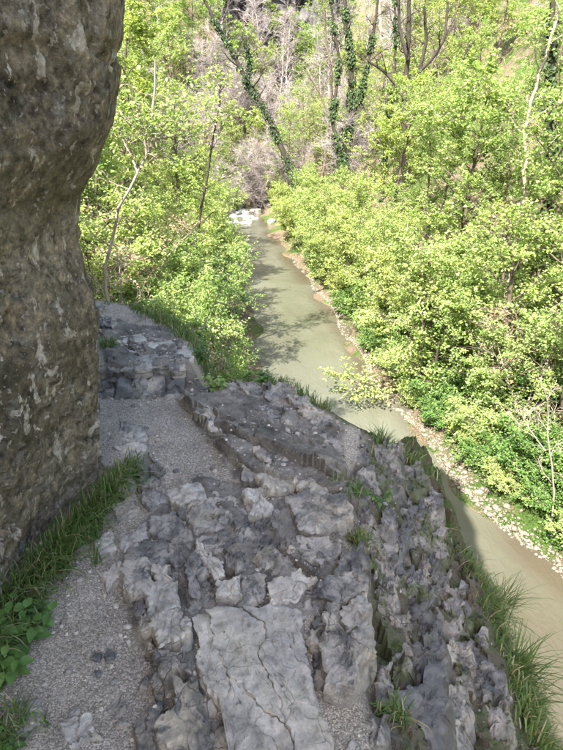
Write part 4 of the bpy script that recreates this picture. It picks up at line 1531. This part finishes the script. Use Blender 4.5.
# --- traced trees
def traced(name, pix_stems, ydepth, r0, r1, leafm, barkm, label, seed, ivy=0.0, **kw):
    """stems drawn as pixel polylines standing in the upright plane at distance ydepth, with depth wander"""
    rng = np.random.default_rng(seed)
    base = at_y(*pix_stems[0][0], ydepth)
    gz0 = tz(base[0], base[1])
    root = np.array([base[0], base[1], gz0])
    st = []
    for i, ps in enumerate(pix_stems):
        pts = [at_y(px, py, ydepth) for px, py in ps]
        pts = np.array(pts)
        pts[:, 1] += np.cumsum(rng.normal(0, .12, len(pts))) * (1 if i else .6)
        if i == 0:
            pts[0, 1] = base[1]
            if pts[0, 2] > gz0:
                pts = np.vstack([[base[0], base[1], gz0 - .3], pts])
        f = 1.0 if i == 0 else .55
        st.append((pts - root, r0 * f, r1 * (f if i == 0 else .6)))
    o = plant(name, seed, st, leafm, barkm, label, 'tree', loc=tuple(root), **kw)
    if ivy > 0:
        ps, dr, nr, sz = [], [], [], []
        for pts, a, b in st:
            L = np.concatenate([[0], np.cumsum(np.linalg.norm(np.diff(pts, axis=0), axis=1))])
            n = int(L[-1] * 260 * ivy)
            t = L[-1] * rng.random(n) ** 1.25
            p = np.stack([np.interp(t, L, pts[:, k]) for k in range(3)], 1)
            clump = np.clip(0.7 + 2.2 * fbm(p * 1.5, 3, seed), 0.05, 2.2)
            kp = fbm(p * 1.5, 3, seed) > -.13
            p, t, clump = p[kp], t[kp], clump[kp]
            n = len(p)
            az = rng.uniform(0, 6.283, n)
            rad = np.stack([np.cos(az), np.sin(az), rng.normal(0, .3, n)], 1)
            rr = (np.interp(t, [0, L[-1]], [a, b]) + np.abs(rng.normal(0, .095, n)) * clump * (1.15 - .7 * t / L[-1]))
            ps.append(p + rad * rr[:, None])
            dr.append(rad * .5 + np.array([0, 0, -1.0]))
            nr.append(rad + np.array([0, 0, .5]))
            sz.append(rng.uniform(.06, .15, n))
        ob('ivy', leaf_mesh('ivy', np.concatenate(ps), np.concatenate(dr), np.concatenate(nr), np.concatenate(sz), rng, aspect=.9), M['ivy'], o)
    return o


traced('broadleaf_tree', [[(104, 268), (112, 232), (122, 205), (137, 172), (148, 155), (152, 138), (152, 100), (154, 60)], [(137, 172), (128, 158), (120, 142), (112, 134)], [(148, 155), (146, 140), (150, 128)], [(151, 140), (170, 136), (190, 146)]],
       7.4, .036, .012, 'fresh', 'palebark', 'slender pale-barked forked tree leaning above the path end', 201, limb_n=6, limb_len=.7, start=.55, sub_n=3, twig_n=3, leaves=7, leaf=(.04, .07))
traced('broadleaf_tree', [[(190, 275), (196, 240), (204, 200), (211, 150), (219, 105), (224, 75)]], 14.5, .055, .02, 'fresh', 'darkbark', 'straight thin dark-stemmed tree on the near bank beside the water', 202, limb_n=14, limb_len=1.2, start=.3, sub_n=4, twig_n=4, leaves=7, leaf=(.05, .09))
traced('ivy_clad_tree', [[(310, 214), (298, 185), (284, 155), (273, 128), (262, 105), (246, 82), (236, 58), (222, 34), (204, 0), (198, -18)], [(246, 82), (250, 62), (246, 40)]], 39, .26, .08, 'fresh', 'darkbark',
       'dark ivy-covered trunk leaning far to the left over the river', 203, ivy=.9, limb_n=7, limb_len=1.8, start=.5, sub_n=4, twig_n=4, leaves=0)
traced('ivy_clad_tree', [[(343, 196), (342, 160), (350, 120), (353, 90), (352, 55), (347, 25), (345, -20)], [(347, 130), (360, 95), (368, 60), (374, 25), (378, -12)], [(344, 165), (332, 120), (336, 95), (340, 60), (334, 25), (331, -15)]], 36, .24, .10, 'fresh', 'darkbark',
       'upright forked trunk thickly wrapped in ivy on the far bank', 204, ivy=1.5, limb_n=6, limb_len=1.5, start=.4, sub_n=4, twig_n=4, leaves=0)
traced('bare_tree', [[(403, 150), (405, 110), (408, 70), (410, 30), (411, -10)], [(405, 100), (396, 84), (384, 70), (369, 61)], [(407, 86), (420, 72), (436, 56), (446, 38), (450, 0)], [(408, 60), (400, 30), (398, -6)], [(420, 74), (428, 40), (424, 6)]], 31, .19, .09, 'fresh', 'darkbark',
       'dark leafless tree with spreading limbs on the slope across the river', 205, limb_n=7, limb_len=1.6, limb_el=(.2, 1.0), start=.4, sub_n=5, twig_n=4, leaves=0)
traced('ivy_clad_tree', [[(386, 145), (390, 110), (395, 70), (397, 35), (395, -5)]], 34, .11, .05, 'fresh', 'darkbark', 'thin straight ivy-clad trunk beside the dark leafless tree', 206, ivy=.8, limb_n=5, limb_len=1.2, start=.4, sub_n=4, twig_n=3, leaves=0)
traced('bare_tree', [[(410, 130), (424, 90), (436, 55), (452, 20), (462, -12)]], 35, .12, .05, 'yellow', 'bark', 'pale brown trunk leaning to the right behind the dark leafless tree', 207, limb_n=8, limb_len=1.6, start=.4, sub_n=4, twig_n=4, leaves=3)
traced('bare_tree', [[(322, 180), (328, 130), (332, 80), (326, 40), (322, -10)], [(330, 120), (318, 90), (305, 70), (290, 60)]], 43, .13, .05, 'yellow', 'bark', 'slim grey-brown leafless tree behind the ivy-wrapped fork', 208, limb_n=9, limb_len=1.7, start=.3, sub_n=4, twig_n=4, leaves=2)
traced('broadleaf_tree', [[(526, 190), (524, 130), (532, 90), (545, 50), (556, 10)]], 14.5, .075, .03, 'fresh', 'palebark', 'pale slanting trunk among the tall leafy trees across the river', 209, limb_n=10, limb_len=1.5, start=.4, sub_n=5, twig_n=4, leaves=9)
traced('ivy_clad_tree', [[(549, 240), (550, 170), (549, 110), (552, 50), (553, -10)]], 17, .12, .07, 'fresh', 'darkbark', 'straight dark ivy-clad trunk among the tall leafy trees across the river', 210, ivy=.6, limb_n=7, limb_len=1.6, start=.4, sub_n=5, twig_n=4, leaves=9)
traced('broadleaf_tree', [[(416, 392), (418, 360), (421, 325), (424, 280), (420, 240)], [(420, 345), (432, 318), (440, 290)]], 13.2, .075, .03, 'yellow', 'bark', 'short brown-trunked tree at the edge of the far bank', 211, limb_n=12, limb_len=1.5, start=.35, sub_n=5, twig_n=4, leaves=12)
traced('broadleaf_tree', [[(500, 372), (503, 340), (507, 312), (512, 270), (508, 220)]], 11.5, .075, .03, 'fresh', 'bark', 'brown-trunked leafy tree standing back from the pebble strip', 212, limb_n=14, limb_len=1.5, start=.35, sub_n=5, twig_n=4, leaves=12)
traced('bare_sapling', [[(552, 520), (553, 488), (549, 455), (546, 430), (549, 405), (540, 385)], [(549, 455), (538, 440), (530, 424)]], 7.6, .020, .008, 'dry', 'palebark', 'dead pale sapling with bare branches among the low shrubs', 213, limb_n=6, limb_len=.6, start=.3, sub_n=4, twig_n=3, leaves=0, twig_len=.2)
# long bough hanging over the water
traced('broadleaf_tree', [[(440, 392), (425, 372), (405, 372), (385, 380), (362, 388), (345, 380), (336, 374)]], 12.4, .035, .010, 'yellow', 'bark', 'low yellow-green tree whose bough reaches out over the river', 214, limb_n=10, limb_len=.75, limb_el=(-.3, .5), start=.3, sub_n=4, twig_n=4, leaves=9, lift=0.0)
# sapling standing on the slope just past the path edge
traced('sapling', [[(196, 345), (208, 318), (216, 298), (226, 276), (238, 262)]], 5.4, .010, .004, 'deep', 'palebark', 'thin leaning sapling just past the curve of the path', 215, limb_n=9, limb_len=.55, limb_el=(-.2, .5), start=.2, sub_n=4, twig_n=3, leaves=7, leaf=(.03, .06), twig_len=.18)

# --- ground cover on both banks (past counting)
def cover(n, smin, smax, y0, y1, seed, side, size=(.04, .09), hmax=.28):
    r = np.random.default_rng(seed)
    y = y0 + (y1 - y0) * r.random(n) ** 1.35
    s = r.uniform(smin, smax, n) * side
    x = cxf(y) + s * 1.05
    k = fbm(p3(x, y) * 1.1, 3, seed) > -.22
    x, y = x[k], y[k]
    n = len(x)
    az = r.uniform(0, 6.283, n)
    z = terrain(x, y) + r.random(n) ** 1.7 * hmax
    dr = np.stack([np.cos(az), np.sin(az), r.normal(0, .3, n)], 1)
    nr = np.stack([r.normal(0, .4, n), r.normal(0, .4, n), np.ones(n)], 1)
    return leaf_mesh('ground_cover', p3(x, y, z), dr, nr, r.uniform(*size, n), r, aspect=.75)


ob('ground_cover', cover(62000, 1.95, 8.5, 3.5, 34, 301, 1), M['deep'], label='leafy green ground cover over the far bank', cat='ground cover', kind='stuff')
ob('ground_cover', cover(45000, 2.1, 7.5, 5.6, 34, 302, -1), M['fresh'], label='leafy green ground cover over the near bank below the path', cat='ground cover', kind='stuff')


# --- pebbles along the far bank, stones at the rapids
rng = np.random.default_rng(31)
n = 6500
py_ = 3.5 + 26 * rng.random(n) ** 1.9
ps_ = 1.55 + np.abs(rng.normal(0, .26, n)) * np.interp(py_, [4, 9, 14], [1.0, .75, .5]) + 0.10 * np.sin(py_ * 1.3)
px_ = cxf(py_) + ps_ * 1.06
sz = np.clip(rng.lognormal(math.log(.020), .5, n), .010, .09)
V, F, T = pebbles(p3(px_, py_, np.maximum(terrain(px_, py_), WATER - .02) + sz * .2), sz, rng)
T = np.clip(T * .17, 0, 1)
ob('pebble_bank', mesh_np('pebble_bank', V, F, True, {'tint': ('FACE', T)}), M['gravel'], label='strip of pale pebbles along the far edge of the river', cat='pebbles', kind='stuff')

rr2 = np.random.default_rng(41)
for i, (px, py, s) in enumerate([(258, 212, .40), (268, 207, .5), (246, 214, .3), (276, 214, .55), (240, 206, .45), (262, 200, .45), (285, 208, .6), (272, 222, .35), (250, 203, .5), (230, 212, .5), (292, 218, .5), (280, 200, .6)]):
    w = on_z(px, py, WATER + .1)
    D, F = ico(3)
    pl = [(unit(rr2.normal(0, 1, 3) + np.array([0, 0, .3])), rr2.uniform(.65, 1.0)) for _ in range(14)] + [(np.array([0, 0, -1.0]), .8), (np.array([0, 0, 1.0]), .6), (np.array([1.0, 0, 0]), 1.), (np.array([-1.0, 0, 0]), 1.), (np.array([0, 1.0, 0]), .9), (np.array([0, -1.0, 0]), .9)]
    V, F = poly_sample(pl, np.array([1, 1, .8]), 3)
    V = V * s + fbm(V * 3 + i, 3, 3)[:, None] * .05
    ob('boulder', mesh_np('boulder', V, F), M['slab'], label='pale boulder in the rapids at the river bend', cat='boulder', group='boulders in the rapids', loc=tuple(w + np.array([0, 0, .02])))
# foaming water between them: a low uneven sheet
fy_ = np.arange(40.5, 47.5, .12)
fw_ = np.linspace(-1.5, 1.6, 34)
FX, FY = np.meshgrid(fw_, fy_, indexing='ij')
FXw = FX + cxf(FY)
fz = fbm(p3(FXw, FY) * np.array([2.0, 1.0, 1]), 4, 15).reshape(FX.shape)
FZ = WATER - .05 + .22 * fz + (FY - 40.5) * .012 - .1 * (np.abs(FX) > 1.4)
ob('white_water', mesh_np('white_water', p3(FXw, FY, FZ), grid_faces(len(fw_), len(fy_))), M['foam'], label='white foaming rapids at the river bend', cat='rapids', kind='structure')

# --- grey cliff at the head of the valley
cu = np.linspace(-8, 7, 150)
cv = np.linspace(0, 26, 120)
CU, CV = np.meshgrid(cu, cv, indexing='ij')
pp = p3(CU, CV)
dd = 2.6 * fbm(pp * np.array([.3, .2, 1]), 4, 81) + 1.0 * fbm(pp * np.array([1.1, .7, 1]), 5, 82) + 1.2 * np.floor(fbm(pp * np.array([.5, .8, 1]), 3, 83) * 4) / 4
dd = dd.reshape(CU.shape) + np.abs(CU) ** 2 * .05
ob('cliff', mesh_np('cliff', p3(CU - 1.0, 60 + dd + CV * .08, CV - 2.0), grid_faces(len(cu), len(cv))), M['cliff'], label='dark grey rock cliff behind the bare shrubs at the valley head', cat='cliff')


# ------------------------------------------------------------------ grass and small plants on the ledge
def blades(base, n_each, L, spread, rng, lean=None, width=.0045, droop=.55):
    """base (k,3); n_each blades from each; curved tapering strips"""
    k = len(base)
    n = k * n_each
    b = np.repeat(base, n_each, 0) + np.stack([rng.normal(0, spread, n), rng.normal(0, spread, n), np.zeros(n)], 1)
    az = rng.uniform(0, 6.283, n)
    out = np.stack([np.cos(az), np.sin(az), np.zeros(n)], 1)
    if lean is not None:
        out = out * .65 + np.asarray(lean) * .8
    ln = rng.uniform(L[0], L[1], n)
    dr = rng.uniform(.15, 1.0, n) * droop * 1.6
    side = np.stack([-out[:, 1], out[:, 0], np.zeros(n)], 1)
    side /= np.maximum(np.linalg.norm(side, axis=1, keepdims=True), 1e-6)
    w = width * rng.uniform(.6, 1.3, n)
    rows = []
    for t, ww in ((0, 1.0), (.3, .95), (.6, .75), (.85, .4)):
        c = b + out * (ln * dr * t ** 1.6)[:, None] + np.array([0, 0, 1.0]) * (ln * (t - .45 * dr * t ** 2.2))[:, None]
        rows += [c - side * (w * ww)[:, None], c + side * (w * ww)[:, None]]
    tipp = b + out * (ln * dr)[:, None] + np.array([0, 0, 1.0]) * (ln * (1 - .45 * dr))[:, None] - np.array([0, 0, .02])
    rows.append(tipp)
    V = np.stack(rows, 1).reshape(-1, 3)
    o = (np.arange(n) * 9)[:, None]
    Q = np.concatenate([o + np.array([[0, 1, 3, 2]]), o + np.array([[2, 3, 5, 4]]), o + np.array([[4, 5, 7, 6]])])
    Tt = o + np.array([[6, 7, 8]])
    tint = np.clip(rng.normal(.45, .2, n), 0, .9)
    tint[rng.random(n) < .13] = 1.0
    return V, Q, Tt, np.concatenate([tint] * 4)


def grass_obj(name, base, n_each, L, spread, seed, lean=None, label=None, cat='grass', kind=None, group=None, parent=None, width=.0045, droop=.55):
    r = np.random.default_rng(seed)
    base = np.asarray(base, float)
    if kind == 'stuff' or parent is not None:
        loc = np.zeros(3)
    else:
        loc = base.mean(0)
    V, Q, T, tint = blades(base - loc, n_each, L, spread, r, lean, width, droop)
    return ob(name, mesh_np(name, V, [Q, T], True, {'tint': ('FACE', tint)}), M['grass'], parent, label, cat, group, kind, tuple(loc))


def ledge_pts(x, y):
    return p3(x, y, LZ_AT.arr(np.asarray(x), np.asarray(y)) - .005)


# strip at the foot of the rock wall
rng = np.random.default_rng(51)
yv = 1.0 + 1.15 * rng.random(260) ** .85
wv = WALL_X(yv) + .02 + np.abs(rng.normal(0, .05, 260)) * np.interp(yv, [1, 1.6, 2.1], [1.3, 1.1, .6]) + np.interp(yv, [1.0, 1.4, 2.0], [.02, .02, .03])
grass_obj('grass_strip', ledge_pts(wv, yv), 12, (.05, .21), .02, 52, (.45, -.15, 0), 'strip of green grass along the foot of the brown rock face', 'grass', 'stuff', width=.0026, droop=.7)
# fringe along the outer rim
e = EDGE[3:-2]
cumE = np.concatenate([[0], np.cumsum(np.hypot(*np.diff(e, axis=0).T))])
t = rng.uniform(0, cumE[-1], 620)
ex = np.interp(t, cumE, e[:, 0])
ey = np.interp(t, cumE, e[:, 1])
kk = fbm(p3(ex, ey) * 3, 2, 61) > .02
ex, ey = ex[kk], ey[kk]
ex2, ey2 = ex + rng.normal(.04, .06, len(ex)), ey + rng.normal(.04, .06, len(ex))
grass_obj('rim_grass', ledge_pts(ex2, ey2), 9, (.03, .11), .022, 53, (.4, .3, 0), 'fringe of short grass along the outer rim of the ledge', 'grass', 'stuff', width=.003)
# grass mat on the outer slope to the right
n = 900
t = rng.uniform(0, 1, n)
gx_ = np.interp(t, [0, .5, 1], [.98, 1.1, 1.18]) + rng.normal(.03, .10, n)
gy_ = np.interp(t, [0, .5, 1], [2.2, 1.65, 1.05]) + rng.normal(0, .05, n)
kk = fbm(p3(gx_, gy_) * 7, 2, 63) > -.08
gx_, gy_ = gx_[kk], gy_[kk]
grass_obj('slope_grass', ledge_pts(gx_, gy_), 12, (.02, .11), .03, 54, (.55, -.25, 0), 'mat of grass hanging over the steep outer slope above the river', 'grass', 'stuff', width=.0018, droop=.8)
# single tufts
for i, (px, py, zz, L, lab) in enumerate([(384, 444, -.15, .17, 'grass tuft where the rim meets the outcrop'), (362, 540, -.05, .10, 'short green tuft in the gully between the slabs and the outcrop'),
                                          (352, 492, 0, .09, 'green tuft growing beside the curved rock lip'), (504, 600, -.7, .30, 'tall grass tuft arching over the drop to the river'),
                                          (520, 680, -.7, .34, 'largest grass tuft spilling over the drop beside the mossy rocks'), (388, 712, -.1, .08, 'small tuft in the cleft beside the big dark block'),
                                          (108, 340, .25, .10, 'small tuft at the inner side of the upper path'), (8, 735, 0, .10, 'tiny tuft on the gravel at the foot of the rock face')]):
    w = on_z(px, py, zz)
    z = LZ_AT(w[0], w[1])
    r = np.random.default_rng(600 + i)
    b = np.array([[w[0] + r.normal(0, .03), w[1] + r.normal(0, .03), 0] for _ in range(14)])
    b[:, 2] = [max(LZ_AT(q[0], q[1]), zz - .12) - .005 for q in b]
    grass_obj('grass_tuft', b, 14, (L * .5, L), .012, 700 + i, None, lab, 'grass tuft', width=.0022, droop=.8)


# leafy weeds at the foot of the wall
def weed(px, py, h, nst, seed, label, size=.055, z=0.0, m='deep'):
    r = np.random.default_rng(seed)
    w0 = on_z(px, py, z)
    zz = LZ_AT(w0[0], w0[1])
    root = ob('leafy_weed', None, label=label, cat='plant', loc=(w0[0], w0[1], zz))
    wd = Wood()
    ps, ds, ns, sz = [], [], [], []
    for i in range(nst):
        a = r.uniform(0, 6.28)
        pts = bend(np.array([r.normal(0, .02), r.normal(0, .02), -.01]), np.array([math.cos(a) * .35, math.sin(a) * .35, 1]), h * r.uniform(.6, 1.1), 5, r, .12)
        wd.add(pts, .0025, .0012, 4)
        for k in range(1, 6):
            for q in range(2):
                aa = k * 1.57 + q * 3.14 + r.normal(0, .2)
                ps.append(pts[k])
                ds.append([math.cos(aa), math.sin(aa), r.uniform(-.25, .3)])
                ns.append([r.normal(0, .2), r.normal(0, .2), 1])
                sz.append(size * (1.15 - .10 * k) * r.uniform(.8, 1.15))
    ob('stem', wd.mesh('stem'), M['grass'] if False else M['bark'], root)
    # serrated outline leaves: finer mesh than the tree leaves
    n = len(ps)
    ps, ds, ns, sz = map(np.array, (ps, ds, ns, sz))
    ds = ds / np.linalg.norm(ds, axis=1, keepdims=True)
    sd = np.cross(ds, ns)
    sd /= np.linalg.norm(sd, axis=1, keepdims=True)
    up = np.cross(sd, ds)
    ts = np.linspace(0, 1, 9)
    prof = np.sin(np.pi * ts ** .75) * .34 * (1 + .12 * (np.arange(9) % 2))
    V = []
    for t, pw in zip(ts, prof):
        c = ps + ds * (sz * (.12 + t))[:, None] - up * (sz * .25 * t * t)[:, None]
        V += [c - sd * (sz * pw)[:, None] + up * (sz * pw * .35)[:, None], c, c + sd * (sz * pw)[:, None] + up * (sz * pw * .35)[:, None]]
    V = np.stack(V, 1).reshape(-1, 3)
    o = (np.arange(n) * 27)[:, None]
    F = np.concatenate([o + np.array([[3 * i + j, 3 * i + j + 1, 3 * i + j + 4, 3 * i + j + 3]]) for i in range(8) for j in range(2)])
    tint = np.tile(np.clip(r.normal(.45, .15, n), 0, 1), 16)
    ob('foliage', mesh_np('foliage', V, F, True, {'tint': ('FACE', tint)}), M[m], root)


weed(20, 640, .16, 5, 801, 'large broad-leaved green weed against the brown rock face', .062)
weed(6, 672, .13, 4, 802, 'green weed growing through the grass below the broad-leaved weed', .06)
weed(44, 620, .10, 4, 803, 'small green weed between the broad-leaved weed and the grass', .05)
weed(88, 536, .09, 3, 804, 'narrow-leaved weed rising from the grass strip halfway along the rock face', .06)
weed(6, 748, .06, 4, 805, 'tiny bright weed on the gravel beside the grass strip', .03)
weed(372, 508, .07, 4, 806, 'small green herb in the mossy outcrop', .03, -.1)
weed(218, 392, .12, 6, 807, 'leafy herb on the rim beside the curve of the path', .045, -.02, 'fresh')
weed(262, 386, .13, 6, 808, 'spreading leafy herb hanging over the rim above the water', .045, -.02, 'deep')
weed(200, 372, .16, 6, 809, 'bushy dark herb at the corner of the limestone step', .05, .0, 'deep')


# ------------------------------------------------------------------ riverside look-alikes are told apart by a thing they stand near
LANDMARK = {}
for o in COL.objects:
    lab = o.get('label', '')
    for key, short in (('dead pale sapling', 'dead sapling'), ('slender pale-barked forked tree', 'pale forked tree'), ('straight thin dark-stemmed', 'dark-stemmed tree'),
                       ('upright forked trunk thickly', 'ivy-wrapped fork'), ('short brown-trunked tree', 'brown-trunked tree'), ('white foaming rapids', 'rapids')):
        if lab.startswith(key) and o.type == 'EMPTY':
            LANDMARK[short] = Vector(o.location)
LANDMARK['rapids'] = Vector((-3.1, 44, WATER))
ORD = ['nearest', 'second nearest', 'third nearest', 'fourth nearest', 'fifth nearest', 'sixth nearest', 'seventh nearest', 'eighth nearest', 'ninth nearest', 'tenth nearest']
same = {}
for o in COL.objects:
    if o.parent is None and 'group' in o and 'label' in o:
        same.setdefault(o['label'], []).append(o)
for lab, objs in same.items():
    if not 1 < len(objs) <= 10 or any(w in lab for w in ('boulder', 'hillside')):
        continue
    ranks = {}
    for nm, p in LANDMARK.items():
        for i, o in enumerate(sorted(objs, key=lambda q: (q.location.xy - p.xy).length)):
            ranks.setdefault(o, []).append((i, nm))
    for o in objs:
        i, nm = min(ranks[o])
        o['label'] = lab + ', ' + ORD[i] + ' the ' + nm
